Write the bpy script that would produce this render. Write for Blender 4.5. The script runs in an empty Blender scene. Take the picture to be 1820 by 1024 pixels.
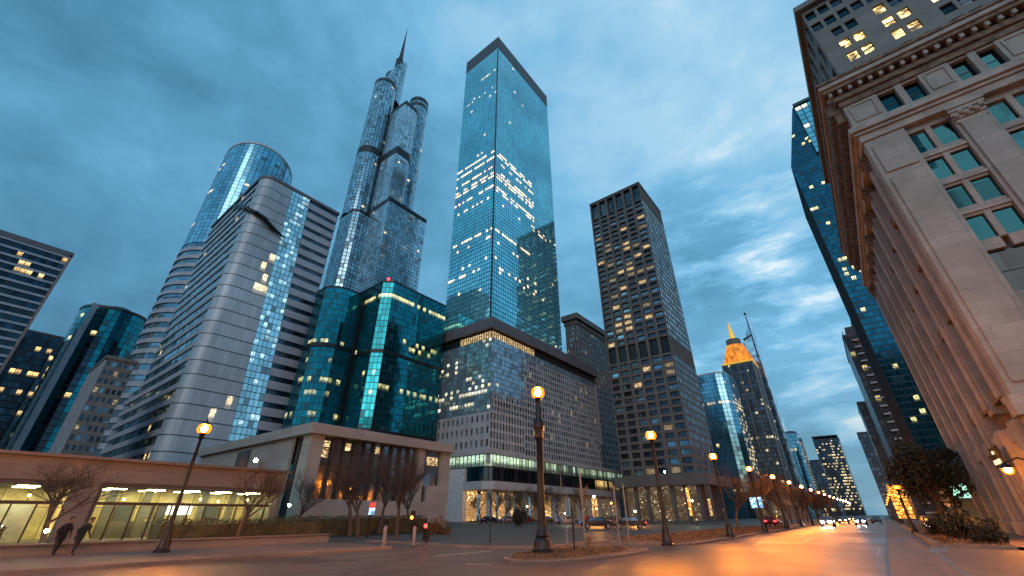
import bpy, math, random
from mathutils import Vector, Matrix, noise as mnoise
R = random.Random(7)
scene = bpy.context.scene
COL = scene.collection
rad = math.radians

# ------------------------------------------------------------------ node helpers
def newmat(name):
    m = bpy.data.materials.new(name); m.use_nodes = True
    nt = m.node_tree; nt.nodes.clear()
    out = nt.nodes.new('ShaderNodeOutputMaterial')
    return m, nt, out
class N:
    def __init__(s, nt): s.nt = nt
    def new(s, t, **kw):
        n = s.nt.nodes.new(t)
        for k, v in kw.items(): setattr(n, k, v)
        return n
    def link(s, a, b): s.nt.links.new(a, b)
    def inp(s, sock, v):
        if isinstance(v, bpy.types.NodeSocket): s.link(v, sock)
        elif v is not None: sock.default_value = v
    def math(s, op, a, b=None, c=None, clamp=False):
        n = s.new('ShaderNodeMath', operation=op, use_clamp=clamp)
        s.inp(n.inputs[0], a)
        if b is not None: s.inp(n.inputs[1], b)
        if c is not None: s.inp(n.inputs[2], c)
        return n.outputs[0]
    def vm(s, op, a, b=None, sc=None):
        n = s.new('ShaderNodeVectorMath', operation=op)
        s.inp(n.inputs[0], a)
        if b is not None: s.inp(n.inputs[1], b)
        if sc is not None: s.inp(n.inputs[3], sc)
        return n.outputs['Value'] if op in ('DOT_PRODUCT', 'LENGTH') else n.outputs[0]
    def mix(s, f, a, b, typ='MIX'):
        n = s.new('ShaderNodeMix', data_type='RGBA', blend_type=typ)
        s.inp(n.inputs[0], f); s.inp(n.inputs[6], a); s.inp(n.inputs[7], b)
        return n.outputs[2]
    def noise(s, vec, scale, detail=3, rough=.5, dist=0):
        n = s.new('ShaderNodeTexNoise')
        s.inp(n.inputs['Vector'], vec); n.inputs['Scale'].default_value = scale
        n.inputs['Detail'].default_value = detail; n.inputs['Roughness'].default_value = rough
        n.inputs['Distortion'].default_value = dist
        return n.outputs[0]
    def ramp(s, f, stops, interp='LINEAR'):
        n = s.new('ShaderNodeValToRGB'); n.color_ramp.interpolation = interp
        e = n.color_ramp.elements
        while len(e) < len(stops): e.new(.5)
        for i, (p, c) in enumerate(stops):
            e[i].position = p; e[i].color = (*c, 1) if len(c) == 3 else c
        s.inp(n.inputs[0], f); return n.outputs[0]
    def mapr(s, v, a, b, c, d):
        n = s.new('ShaderNodeMapRange'); s.inp(n.inputs[0], v)
        for i, q in enumerate((a, b, c, d)): n.inputs[i+1].default_value = q
        return n.outputs[0]
    def pos(s): return s.new('ShaderNodeNewGeometry').outputs['Position']
    def wallvec(s):      # (x+y, z) coordinates: runs along any axis-aligned wall
        sx = s.new('ShaderNodeSeparateXYZ'); s.link(s.pos(), sx.inputs[0])
        cx = s.new('ShaderNodeCombineXYZ'); s.link(s.math('ADD', sx.outputs[0], sx.outputs[1]), cx.inputs[0])
        s.link(sx.outputs[2], cx.inputs[1]); return cx.outputs[0]
    def bsdf(s, color, rough=.6, metal=0., normal=None, emit=None, estr=None, spec=None):
        n = s.new('ShaderNodeBsdfPrincipled')
        s.inp(n.inputs['Base Color'], (*color, 1) if isinstance(color, tuple) and len(color) == 3 else color)
        s.inp(n.inputs['Roughness'], rough); s.inp(n.inputs['Metallic'], metal)
        if normal is not None: s.link(normal, n.inputs['Normal'])
        if emit is not None:
            s.inp(n.inputs['Emission Color'], (*emit, 1) if isinstance(emit, tuple) and len(emit) == 3 else emit)
            s.inp(n.inputs['Emission Strength'], estr)
        if spec is not None: n.inputs['Specular IOR Level'].default_value = spec
        return n.outputs[0]
    def bump(s, h, strength=.3, dist=.05):
        n = s.new('ShaderNodeBump'); n.inputs['Strength'].default_value = strength
        n.inputs['Distance'].default_value = dist; s.link(h, n.inputs['Height']); return n.outputs[0]

def plain(name, color, rough=.6, metal=0., var=.25, scale=1.5, bumpd=0., spec=None):
    m, nt, out = newmat(name); n = N(nt)
    f = n.noise(n.pos(), scale, 5, .6)
    c = n.mix(n.mapr(f, .3, .7, 0, 1), tuple(x*(1-var) for x in color)+(1,), tuple(min(1, x*(1+var)) for x in color)+(1,))
    nb = n.bump(n.noise(n.pos(), scale*12, 4), .4, bumpd) if bumpd else None
    n.link(n.bsdf(c, rough, metal, nb, spec=spec), out.inputs[0]); return m

def emis(name, color, strength, sample=True):
    m, nt, out = newmat(name); n = N(nt)
    e = n.new('ShaderNodeEmission'); e.inputs[0].default_value = (*color, 1); e.inputs[1].default_value = strength
    n.link(e.outputs[0], out.inputs[0])
    if not sample: m.cycles.emission_sampling = 'NONE'
    return m

def stone(name, color, bw=1.4, bh=.7, joint=.02, dark=.55, rough=.75, stain=.3):
    m, nt, out = newmat(name); n = N(nt); wv = n.wallvec()
    b = n.new('ShaderNodeTexBrick'); n.link(wv, b.inputs['Vector'])
    b.inputs['Scale'].default_value = 1; b.inputs['Brick Width'].default_value = bw; b.inputs['Row Height'].default_value = bh
    b.inputs['Mortar Size'].default_value = joint; b.inputs['Mortar Smooth'].default_value = .3
    b.inputs['Color1'].default_value = (*[x*1.08 for x in color], 1); b.inputs['Color2'].default_value = (*[x*.86 for x in color], 1)
    b.inputs['Mortar'].default_value = (*[x*dark for x in color], 1)
    st = n.noise(n.pos(), .35, 6, .65, .4)
    fine = n.noise(n.pos(), 9, 4, .6)
    c = n.mix(n.mapr(st, .35, .7, 0, stain), b.outputs[0], tuple(x*.35 for x in color)+(1,))
    c = n.mix(n.mapr(fine, .3, .7, 0, .25), c, tuple(x*.6 for x in color)+(1,))
    h = n.math('SUBTRACT', n.math('MULTIPLY', fine, .3), b.outputs[1])
    n.link(n.bsdf(c, rough, 0, n.bump(h, .5, .03)), out.inputs[0]); return m

def glass(name, tint, mull=(.02, .03, .04), mx=.06, my=.06, rough=.08, tilt=.03, metal=.9, litc=(1, .68, .3), lits=1.6,
          sp=0., spc=(.03, .04, .05), var=.5, depthmix=.25):
    """curtain wall glass: every pane is a face with its own 'rnd' tilt/tint and 'lit' value; mullions from the pane's UV"""
    m, nt, out = newmat(name); n = N(nt)
    uv = n.new('ShaderNodeUVMap'); su = n.new('ShaderNodeSeparateXYZ'); n.link(uv.outputs[0], su.inputs[0])
    U, V = su.outputs[0], su.outputs[1]
    du = n.math('MINIMUM', U, n.math('SUBTRACT', 1, U)); dv = n.math('MINIMUM', V, n.math('SUBTRACT', 1, V))
    mask = n.math('MAXIMUM', n.math('LESS_THAN', du, mx), n.math('LESS_THAN', dv, my))
    at = n.new('ShaderNodeAttribute', attribute_name='rnd'); al = n.new('ShaderNodeAttribute', attribute_name='lit')
    rs = n.new('ShaderNodeSeparateXYZ'); n.link(at.outputs['Vector'], rs.inputs[0])
    geo = n.new('ShaderNodeNewGeometry')
    off = n.vm('SCALE', n.vm('SUBTRACT', at.outputs['Vector'], (.5, .5, .5)), sc=tilt)
    wob = n.new('ShaderNodeTexNoise'); n.link(geo.outputs['Position'], wob.inputs['Vector']); wob.inputs['Scale'].default_value = .35
    off2 = n.vm('SCALE', n.vm('SUBTRACT', wob.outputs['Color'], (.5, .5, .5)), sc=tilt*1.2)
    nor = n.vm('NORMALIZE', n.vm('ADD', n.vm('ADD', geo.outputs['Normal'], off), off2))
    k = n.mapr(rs.outputs[0], 0, 1, 1-var, 1+var*.6)
    big = n.mapr(n.noise(geo.outputs['Position'], .05, 3), .3, .7, .75, 1.2)
    cs = n.new('ShaderNodeVectorMath', operation='SCALE'); cs.inputs[0].default_value = tint; n.link(n.math('MULTIPLY', k, big), cs.inputs[3])
    g = n.bsdf(cs.outputs[0], rough, metal, nor)
    dk = n.bsdf(tuple(t*.25 for t in tint), .25, 0., nor)      # the part of a pane that shows the dim room behind
    ms = n.new('ShaderNodeMixShader'); n.inp(ms.inputs[0], n.math('MULTIPLY', n.math('GREATER_THAN', rs.outputs[1], 1-depthmix), .75)); n.link(g, ms.inputs[1]); n.link(dk, ms.inputs[2])
    fr = n.bsdf(mull, .4, .3)
    m2 = n.new('ShaderNodeMixShader'); n.link(mask, m2.inputs[0]); n.link(ms.outputs[0], m2.inputs[1]); n.link(fr, m2.inputs[2])
    last = m2.outputs[0]
    if sp > 0:
        spb = n.bsdf(spc, .35, .2)
        m3 = n.new('ShaderNodeMixShader'); n.link(n.math('LESS_THAN', V, sp), m3.inputs[0]); n.link(last, m3.inputs[1]); n.link(spb, m3.inputs[2]); last = m3.outputs[0]
    e = n.new('ShaderNodeEmission'); 
    tex = n.noise(geo.outputs['Position'], 2.6, 3, .7)
    lc = n.mix(n.mapr(rs.outputs[2], 0, 1, 0, 1), (*litc, 1), (min(1, litc[0]), min(1, litc[1]*1.15), min(1, litc[2]*1.5), 1))
    n.link(lc, e.inputs[0])
    vz = n.math('MULTIPLY', n.mapr(V, .25, .5, .12, 1), n.mapr(V, .85, .98, 1, .35))
    es = n.math('MULTIPLY', n.math('MULTIPLY', n.math('MULTIPLY', al.outputs['Fac'], vz), n.mapr(tex, .40, .62, .12, 1.5)), n.math('SUBTRACT', 1, mask))
    if sp > 0: es = n.math('MULTIPLY', es, n.math('GREATER_THAN', V, sp))
    n.link(n.math('MULTIPLY', es, lits), e.inputs[1])
    ad = n.new('ShaderNodeAddShader'); n.link(last, ad.inputs[0]); n.link(e.outputs[0], ad.inputs[1])
    n.link(ad.outputs[0], out.inputs[0]); m.cycles.emission_sampling = 'NONE'
    return m

def pane(name, tint, rough=.12, lit=0., litc=(1, .62, .25), metal=.75, scale=1.6):
    """a single window's glass; varies from one window object to the next"""
    m, nt, out = newmat(name); n = N(nt); geo = n.new('ShaderNodeNewGeometry')
    cell = n.vm('SNAP', geo.outputs['Position'], (2.5, 2.5, 2.5))
    wn = n.new('ShaderNodeTexWhiteNoise'); n.link(cell, wn.inputs[0])
    nor = n.vm('NORMALIZE', n.vm('ADD', geo.outputs['Normal'], n.vm('SCALE', n.vm('SUBTRACT', wn.outputs[1], (.5, .5, .5)), sc=.05)))
    k = n.mapr(wn.outputs[0], 0, 1, .55, 1.3)
    cs = n.new('ShaderNodeVectorMath', operation='SCALE'); cs.inputs[0].default_value = tint; n.link(k, cs.inputs[3])
    g = n.bsdf(cs.outputs[0], rough, metal, nor)
    if lit:
        tex = n.noise(n.vm('MULTIPLY', geo.outputs['Position'], (1, 1, 2.6)), scale, 3, .7, .3)
        e = n.new('ShaderNodeEmission'); n.inp(e.inputs[0], n.mix(n.mapr(tex, .4, .7, 0, 1), (*litc, 1), (1, .85, .5, 1)))
        n.link(n.math('MULTIPLY', n.math('POWER', n.mapr(tex, .36, .70, .04, 1.5), 1.8), lit), e.inputs[1])
        ad = n.new('ShaderNodeAddShader'); n.link(g, ad.inputs[0]); n.link(e.outputs[0], ad.inputs[1]); g = ad.outputs[0]
        m.cycles.emission_sampling = 'NONE'
    n.link(g, out.inputs[0]); return m

# ------------------------------------------------------------------ objects
def tag(o, label=None, cat=None, group=None, kind=None):
    if label: o['label'] = label
    if cat: o['category'] = cat
    if group: o['group'] = group
    if kind: o['kind'] = kind
    return o
def empty(name, loc, label, cat, group=None, rz=0):
    o = bpy.data.objects.new(name, None); COL.objects.link(o)
    o.location = loc; o.rotation_euler = (0, 0, rz); o.empty_display_size = .3
    return tag(o, label, cat, group)

class MB:
    def __init__(s): s.v = []; s.f = []; s.uv = []; s.rnd = []; s.lit = []; s.mi = []; s.fancy = False
    def face(s, pts, mi=0):
        i = len(s.v); s.v += [tuple(p) for p in pts]; s.f.append(tuple(range(i, i+len(pts)))); s.mi.append(mi)
        if s.fancy: s.uv += [(0, 0)]*len(pts); s.rnd.append((.5, .5, .5)); s.lit.append(0.)
    def pane(s, a, b, c, d, rnd, lit, mi=0):
        s.fancy = True
        i = len(s.v); s.v += [a, b, c, d]; s.f.append((i, i+1, i+2, i+3)); s.mi.append(mi)
        s.uv += [(0, 0), (1, 0), (1, 1), (0, 1)]; s.rnd.append(rnd); s.lit.append(lit)
    def box(s, x0, x1, y0, y1, z0, z1, mi=0):
        if x0 > x1: x0, x1 = x1, x0
        if y0 > y1: y0, y1 = y1, y0
        p = [(x0,y0,z0),(x1,y0,z0),(x1,y1,z0),(x0,y1,z0),(x0,y0,z1),(x1,y0,z1),(x1,y1,z1),(x0,y1,z1)]
        i = len(s.v); s.v += p
        for q in ((0,3,2,1),(4,5,6,7),(0,1,5,4),(1,2,6,5),(2,3,7,6),(3,0,4,7)): s.f.append(tuple(i+k for k in q)); s.mi.append(mi)
        if s.fancy:
            for _ in range(6): s.uv += [(0, 0)]*4; s.rnd.append((.5, .5, .5)); s.lit.append(0.)
        return s
    def prism(s, poly, z0, z1, mi=0):     # poly counter-clockwise from above
        n = len(poly); i = len(s.v)
        s.v += [(x, y, z0) for x, y in poly] + [(x, y, z1) for x, y in poly]
        s.f.append(tuple(i+k for k in reversed(range(n)))); s.f.append(tuple(i+n+k for k in range(n)))
        for k in range(n): s.f.append((i+k, i+(k+1) % n, i+n+(k+1) % n, i+n+k))
        s.mi += [mi]*(n+2); return s
    def tube(s, pts, rs, seg=8, mi=0, cap=True):
        pts = [Vector(p) for p in pts]; rings = []
        for k, p in enumerate(pts):
            d = (pts[min(k+1, len(pts)-1)] - pts[max(k-1, 0)]).normalized()
            a = d.orthogonal().normalized() if abs(d.z) < .95 else Vector((1, 0, 0)).cross(d).normalized()
            b = d.cross(a); r = rs[k] if isinstance(rs, (list, tuple)) else rs
            i = len(s.v); rings.append(i)
            for j in range(seg):
                t = 2*math.pi*j/seg; s.v.append(tuple(p + a*math.cos(t)*r + b*math.sin(t)*r))
        for k in range(len(rings)-1):
            A, B = rings[k], rings[k+1]
            for j in range(seg): s.f.append((A+j, A+(j+1) % seg, B+(j+1) % seg, B+j)); s.mi.append(mi)
        if cap:
            s.f.append(tuple(rings[0]+j for j in reversed(range(seg)))); s.f.append(tuple(rings[-1]+j for j in range(seg))); s.mi += [mi]*2
        return s
    def lathe(s, c, prof, seg=20, mi=0):
        s.tube([(c[0], c[1], c[2]+z + i*1e-5) for i, (r, z) in enumerate(prof)], [max(r, .002) for r, z in prof], seg, mi); return s
    def sphere(s, c, r, seg=12, rings=8, sz=1., mi=0):
        pr = [(math.sin(math.pi*k/rings)*r, -math.cos(math.pi*k/rings)*r*sz) for k in range(rings+1)]
        return s.lathe(c, pr, seg, mi)
    def build(s, name, mats, parent=None, smooth=False, bevel=0., local=False):
        if not s.f: return None
        off = Vector((0, 0, 0))
        me = bpy.data.meshes.new(name)
        if parent is not None and not local:
            off = world_loc(parent)
        me.from_pydata([(x-off[0], y-off[1], z-off[2]) for x, y, z in s.v], [], s.f)
        if not isinstance(mats, (list, tuple)): mats = [mats]
        for m in mats: me.materials.append(m)
        if len(mats) > 1: me.polygons.foreach_set('material_index', s.mi)
        if s.fancy:
            ul = me.uv_layers.new(name='UVMap'); ul.data.foreach_set('uv', [c for q in s.uv for c in q])
            a = me.attributes.new('rnd', 'FLOAT_VECTOR', 'FACE'); a.data.foreach_set('vector', [c for q in s.rnd for c in q])
            a = me.attributes.new('lit', 'FLOAT', 'FACE'); a.data.foreach_set('value', s.lit)
        if smooth: me.polygons.foreach_set('use_smooth', [True]*len(me.polygons))
        me.update()
        o = bpy.data.objects.new(name, me); COL.objects.link(o)
        if parent is not None: o.parent = parent
        if bevel:
            b = o.modifiers.new('bevel', 'BEVEL'); b.width = bevel; b.segments = 2; b.limit_method = 'ANGLE'
        if smooth:
            try: me.set_sharp_from_angle(angle=rad(40))
            except Exception: pass
        return o
def each(mb, name, mat, parent, **k):
    """build every separate piece of a builder as a part of its own"""
    par = list(range(len(mb.v)))
    def find(a):
        while par[a] != a: par[a] = par[par[a]]; a = par[a]
        return a
    for f in mb.f:
        for q in f[1:]: par[find(q)] = find(f[0])
    grp = {}
    for i, f in enumerate(mb.f): grp.setdefault(find(f[0]), []).append(i)
    for fs in grp.values():
        o = MB(); mp = {}
        for i in fs:
            for q in mb.f[i]:
                if q not in mp: mp[q] = len(o.v); o.v.append(mb.v[q])
            o.f.append(tuple(mp[q] for q in mb.f[i])); o.mi.append(0)
        o.build(name, mat, parent, **k)
def world_loc(o):
    v = Vector(o.location)
    while o.parent is not None: o = o.parent; v += Vector(o.location)
    return v
def copy_tree(o, parent=None):
    c = o.copy(); COL.objects.link(c); c.parent = parent
    for ch in list(o.children): copy_tree(ch, c)
    return c
def struct(name, mb, mat, **k): return tag(mb.build(name, mat, **k), kind='structure')

def rnd3(): return (R.random(), R.random(), R.random())
def lights(rows, base=.01, run=5):
    """rows: list of (z0, z1, c0, c1, prob, strength) in metres and column fractions; returns lit(cf, z)"""
    def fn(cf, z):
        for z0, z1, c0, c1, p, st in rows:
            if z0 <= z < z1 and c0 <= cf <= c1 and R.random() < p: return st*R.uniform(.5, 1.3)
        return R.uniform(.4, 1.2) if R.random() < base else 0.
    return fn
def curtain(parent, path, z0, z1, mat, cw=1.8, rh=1.9, lit=None, name='curtain_wall', closed=False, ztop=None, dark=None, inset=None):
    """panes along a polyline footprint (walk with the outside on the right-hand side)"""
    mb = MB(); mb.fancy = True
    pts = list(path) + ([path[0]] if closed else [])
    tot = sum(math.dist(pts[i], pts[i+1]) for i in range(len(pts)-1)); run = 0
    nr = max(1, round((z1-z0)/rh)); dz = (z1-z0)/nr
    for i in range(len(pts)-1):
        (ax, ay), (bx, by) = pts[i], pts[i+1]; L = math.dist(pts[i], pts[i+1]); nc = max(1, round(L/cw))
        for c in range(nc):
            t0, t1 = c/nc, (c+1)/nc
            x0, y0, x1, y1 = ax+(bx-ax)*t0, ay+(by-ay)*t0, ax+(bx-ax)*t1, ay+(by-ay)*t1
            cf = (run+L*(t0+t1)/2)/tot
            for r in range(nr):
                za, zb = z0+r*dz, z0+(r+1)*dz
                if ztop is not None:
                    lim = ztop((x0+x1)/2, (y0+y1)/2)
                    if za >= lim: break
                    if zb > lim: zb = lim
                rr = rnd3(); l = lit(cf, (za+zb)/2) if lit else 0.
                if dark is not None and dark(cf, (za+zb)/2): rr = (rr[0]*.2, 1., rr[2])
                mb.pane((x0, y0, za), (x1, y1, za), (x1, y1, zb), (x0, y0, zb), rr, l)
        run += L
    return mb.build(name, mat, parent)

WCACHE = {}
def window_obj(parent, base, P, d, n, w, h, depth, mat, frame=None, name='window', bar=True):
    """one window: glass set back in its opening, own object; mesh shared between equal windows"""
    key = (round(w, 3), round(h, 3), tuple(d), mat.name, frame.name if frame else None, bar)
    if key not in WCACHE:
        mb = MB(); q = lambda u, v, o=0: (d[0]*u+n[0]*o, d[1]*u+n[1]*o, v)
        mb.face([q(0, 0), q(w, 0), q(w, h), q(0, h)], 0)
        if frame:
            t = min(.1, w*.07)
            for u0, u1, v0, v1 in ((0, t, 0, h), (w-t, w, 0, h), (t, w-t, 0, t), (t, w-t, h-t, h), (t, w-t, h*.48, h*.48+t*.8))[:5 if bar else 4]:
                mb.face([q(u0, v0, .04), q(u1, v0, .04), q(u1, v1, .04), q(u0, v1, .04)], 1)
        me_o = mb.build(name, [mat, frame] if frame else mat, None)
        me = me_o.data; bpy.data.objects.remove(me_o); WCACHE[key] = me
    o = bpy.data.objects.new(name, WCACHE[key]); COL.objects.link(o); o.parent = parent
    o.location = (P[0]-base[0]-n[0]*depth, P[1]-base[1]-n[1]*depth, P[2]-base[2])
    return o

def punched(parent, P, d, n, L, z0, z1, nc, nr, hole, wallmat, matfn, depth=.35, budget=None, frame=None, name='wall', holes=None, wname='window'):
    """wall with nc x nr real openings. hole=(u0,u1,v0,v1) fractions of a cell. budget=[k]: windows left to build singly, rest joined"""
    base = world_loc(parent); mb = MB(); cw, rh = L/nc, (z1-z0)/nr
    q = lambda u, v, o=0.: (P[0]+d[0]*u+n[0]*o, P[1]+d[1]*u+n[1]*o, v)
    rest = {}
    for r in range(nr):
        for c in range(nc):
            u0, u1, v0, v1 = c*cw, (c+1)*cw, z0+r*rh, z0+(r+1)*rh
            h = holes(c, r) if holes else hole
            if h is None: mb.face([q(u0, v0), q(u1, v0), q(u1, v1), q(u0, v1)]); continue
            a, b, e, f = u0+h[0]*cw, u0+h[1]*cw, v0+h[2]*rh, v0+h[3]*rh
            mb.face([q(u0, v0), q(a, v0), q(a, v1), q(u0, v1)]); mb.face([q(b, v0), q(u1, v0), q(u1, v1), q(b, v1)])
            mb.face([q(a, v0), q(b, v0), q(b, e), q(a, e)]); mb.face([q(a, f), q(b, f), q(b, v1), q(a, v1)])
            mb.face([q(a, e), q(b, e), q(b, e, -depth), q(a, e, -depth)]); mb.face([q(a, f, -depth), q(b, f, -depth), q(b, f), q(a, f)])
            mb.face([q(a, e), q(a, e, -depth), q(a, f, -depth), q(a, f)]); mb.face([q(b, e, -depth), q(b, e), q(b, f), q(b, f, -depth)])
            m = matfn(c, r)
            if budget is None or budget[0] > 0:
                window_obj(parent, base, q(a, e), d, n, b-a, f-e, depth, m, frame, wname)
                if budget is not None: budget[0] -= 1
            else:
                rest.setdefault(m.name, (m, []))[1].append([q(a, e, -depth), q(b, e, -depth), q(b, f, -depth), q(a, f, -depth)])
    if rest:
        ms = [m for m, _ in rest.values()]; wb = MB()
        for i, (m, fs) in enumerate(rest.values()):
            for fc in fs: wb.face(fc, i)
        tag(wb.build(wname, ms, parent), kind='stuff')
    return mb.build(name, wallmat, parent)
def pick(ws):
    def fn(c, r):
        t = R.random(); s = 0
        for m, w in ws:
            s += w
            if t < s: return m
        return ws[-1][0]
    return fn
def circ(cx, cy, rx, ry=None, n=32, a0=0, a1=360):
    ry = ry or rx
    m = n if a1-a0 == 360 else n+1
    return [(cx+rx*math.cos(rad(a0+(a1-a0)*i/n)), cy+ry*math.sin(rad(a0+(a1-a0)*i/n))) for i in range(m)]
SX, SN = (1, 0), (0, -1)       # wall facing -Y: runs along +X
EX, EN = (0, 1), (1, 0)        # wall facing +X: runs along +Y

# ------------------------------------------------------------------ materials
M = {}
M['asphalt'] = None
def ground_mat(name, color, rough, crack=True, bmp=.02, var=.35):
    m, nt, out = newmat(name); n = N(nt); p = n.pos()
    big = n.noise(p, .12, 5, .6, .5); mid = n.noise(p, 1.1, 5, .65); fine = n.noise(p, 22, 3, .7)
    c = n.mix(n.mapr(big, .35, .68, 0, 1), tuple(x*(1-var) for x in color)+(1,), tuple(x*(1+var) for x in color)+(1,))
    c = n.mix(n.mapr(mid, .4, .7, 0, .45), c, tuple(x*.55 for x in color)+(1,))
    c = n.mix(n.mapr(fine, .35, .7, 0, .35), c, tuple(x*1.7 for x in color)+(1,))
    st = n.noise(n.vm('MULTIPLY', p, (1.3, .03, 1)), 1.0, 4, .6)
    c = n.mix(n.mapr(st, .42, .66, 0, .5), c, tuple(x*.45 for x in color)+(1,))
    h = fine
    if crack:
        v = n.new('ShaderNodeTexVoronoi', feature='DISTANCE_TO_EDGE'); v.inputs['Scale'].default_value = .16
        w = n.vm('ADD', p, n.vm('SCALE', n.noise(p, 1.4, 4), sc=1.)) if False else p
        nz = n.new('ShaderNodeTexNoise'); n.link(p, nz.inputs['Vector']); nz.inputs['Scale'].default_value = .9; nz.inputs['Detail'].default_value = 5
        n.link(n.vm('ADD', p, n.vm('SCALE', nz.outputs['Color'], sc=2.2)), v.inputs['Vector'])
        cr = n.math('LESS_THAN', v.outputs['Distance'], .010)
        c = n.mix(n.math('MULTIPLY', cr, .75), c, tuple(x*.25 for x in color)+(1,))
    rr = n.mapr(big, .3, .7, rough-.12, rough+.12)
    n.link(n.bsdf(c, rr, 0, n.bump(h, .35, bmp)), out.inputs[0]); return m
M['asphalt'] = ground_mat('asphalt', (.092, .072, .056), .43)
M['ground'] = ground_mat('dim_ground', (.06, .058, .056), .8, False)
M['paving'] = ground_mat('concrete_paving', (.13, .098, .074), .58)
M['plaza'] = ground_mat('plaza_paving', (.07, .06, .05), .55)
M['kerb'] = ground_mat('kerb_stone', (.15, .125, .105), .7, False)
M['soil'] = ground_mat('dry_soil', (.11, .075, .045), .95, False, .08)
M['paint'] = plain('worn_road_paint', (.45, .44, .42), .6, var=.5, scale=3)
M['white'] = plain('white_metal', (.5, .5, .5), .4)
M['black'] = plain('black_iron', (.012, .012, .013), .38, .4, bumpd=.01)
M['darkmetal'] = plain('dark_metal', (.035, .035, .038), .4, .5)
M['grey'] = plain('grey_metal', (.16, .165, .17), .45, .3)
M['beige'] = stone('beige_concrete', (.31, .295, .27), 3.2, 1.6, .012, .7, stain=.22)
M['lobbystone'] = stone('lobby_stone', (.17, .16, .145), 2.4, .9, .012, .6, stain=.3)
M['stone'] = stone('warm_limestone', (.37, .355, .325), 1.9, .95, .010, .6, stain=.45)
M['stoneplain'] = plain('carved_limestone', (.32, .295, .265), .75, var=.3, scale=.8, bumpd=.05)
M['stonedark'] = plain('dark_brown_limestone', (.17, .125, .09), .85, var=.6, scale=1.6, bumpd=.15)  # darker, browner limestone for the eave, capitals and street side
M['attic'] = stone('grey_green_stone', (.20, .205, .19), 2.6, 1.3, .012, .5, stain=.3)
M['hotel'] = stone('pale_grey_panels', (.40, .40, .405), 2.2, 1.75, .01, .75, stain=.16)
M['mauve'] = plain('mauve_band_metal', (.135, .115, .125), .5, .2, var=.12, scale=.3)
M['crownband'] = plain('crown_band_metal', (.085, .07, .08), .5, .2, var=.15, scale=.2)
M['bandwhite'] = plain('light_band_panels', (.36, .37, .41), .45, .1, var=.15, scale=.3)
M['towerframe'] = stone('brown_grey_precast', (.14, .13, .125), 2.0, 2.75, .01, .75, stain=.2)
M['old'] = stone('old_grey_stone', (.2, .175, .155), 1.6, .8, .015, .5, stain=.4)
M['darkconc'] = plain('dark_concrete', (.06, .062, .07), .7, var=.3, scale=.4)
M['pinkedge'] = plain('pinkish_edge_panel', (.27, .18, .17), .5)
M['roof'] = plain('roofing', (.08, .085, .09), .8)
M['bark'] = plain('bark', (.06, .045, .035), .9, var=.4, scale=8, bumpd=.02)
M['twig'] = plain('twig_bark', (.038, .031, .027), .9, var=.4, scale=3)
def leafmat(name, c):
    m, nt, out = newmat(name); n = N(nt)
    f = n.noise(n.pos(), 1.2, 3); g = n.noise(n.pos(), 9, 2)
    k = n.mix(n.mapr(f, .35, .65, 0, 1), tuple(x*.45 for x in c)+(1,), tuple(x*1.6 for x in c)+(1,))
    k = n.mix(n.mapr(g, .4, .7, 0, .5), k, (c[0]*2.2, c[1]*1.7, c[2], 1))
    n.link(n.bsdf(k, .65), out.inputs[0]); return m
M['leaf'] = leafmat('dark_leaves', (.014, .02, .010))
M['hedge'] = leafmat('hedge_leaves', (.03, .038, .016))
M['drygrass'] = leafmat('dry_groundcover', (.11, .065, .03))
M['coat'] = plain('black_coat', (.012, .012, .014), .85, bumpd=.01)
M['bluecoat'] = plain('navy_coat', (.02, .05, .075), .8)
M['jeans'] = plain('dark_jeans', (.018, .022, .03), .85)
M['skin'] = plain('skin', (.22, .13, .095), .55, var=.08)
M['hair'] = plain('dark_hair', (.012, .009, .008), .7)
M['bulb'] = emis('sodium_bulb', (1, .37, .06), 3600)
M['bulbfar'] = emis('sodium_bulb_far', (1, .42, .07), 22, False)
M['flood'] = emis('greenish_flood_lamp', (.7, 1, .68), 160)
M['warmdot'] = emis('warm_lamp', (1, .6, .2), 25, False)
M['red'] = emis('red_lamp', (1, .03, .03), 9, False)
M['amber'] = emis('amber_lamp', (1, .3, .02), 14, False)
M['head'] = emis('headlamp', (.85, .92, 1), 400, False)
M['headwarm'] = emis('headlamp_warm', (1, .6, .25), 14, False)
M['lobbylight'] = emis('lobby_ceiling_light', (1, .85, .42), 60)
def globemat():
    m, nt, out = newmat('halo_glow_lamp_glass'); n = N(nt)
    lw = n.new('ShaderNodeLayerWeight'); lw.inputs[0].default_value = .35
    tr = n.new('ShaderNodeBsdfTransparent'); tr.inputs[0].default_value = (1, .72, .36, 1)
    e = n.new('ShaderNodeEmission'); e.inputs[0].default_value = (1, .19, .006, 1)
    e.inputs[1].default_value = 5
    ms = n.new('ShaderNodeMixShader'); n.link(n.mapr(lw.outputs['Facing'], 0, 1, .25, .8), ms.inputs[0])  # orange rim emission puts the lamp's halo into the glass
    n.link(tr.outputs[0], ms.inputs[1]); n.link(e.outputs[0], ms.inputs[2]); n.link(ms.outputs[0], out.inputs[0])
    m.cycles.emission_sampling = 'NONE'; return m
M['globe'] = globemat()
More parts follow.
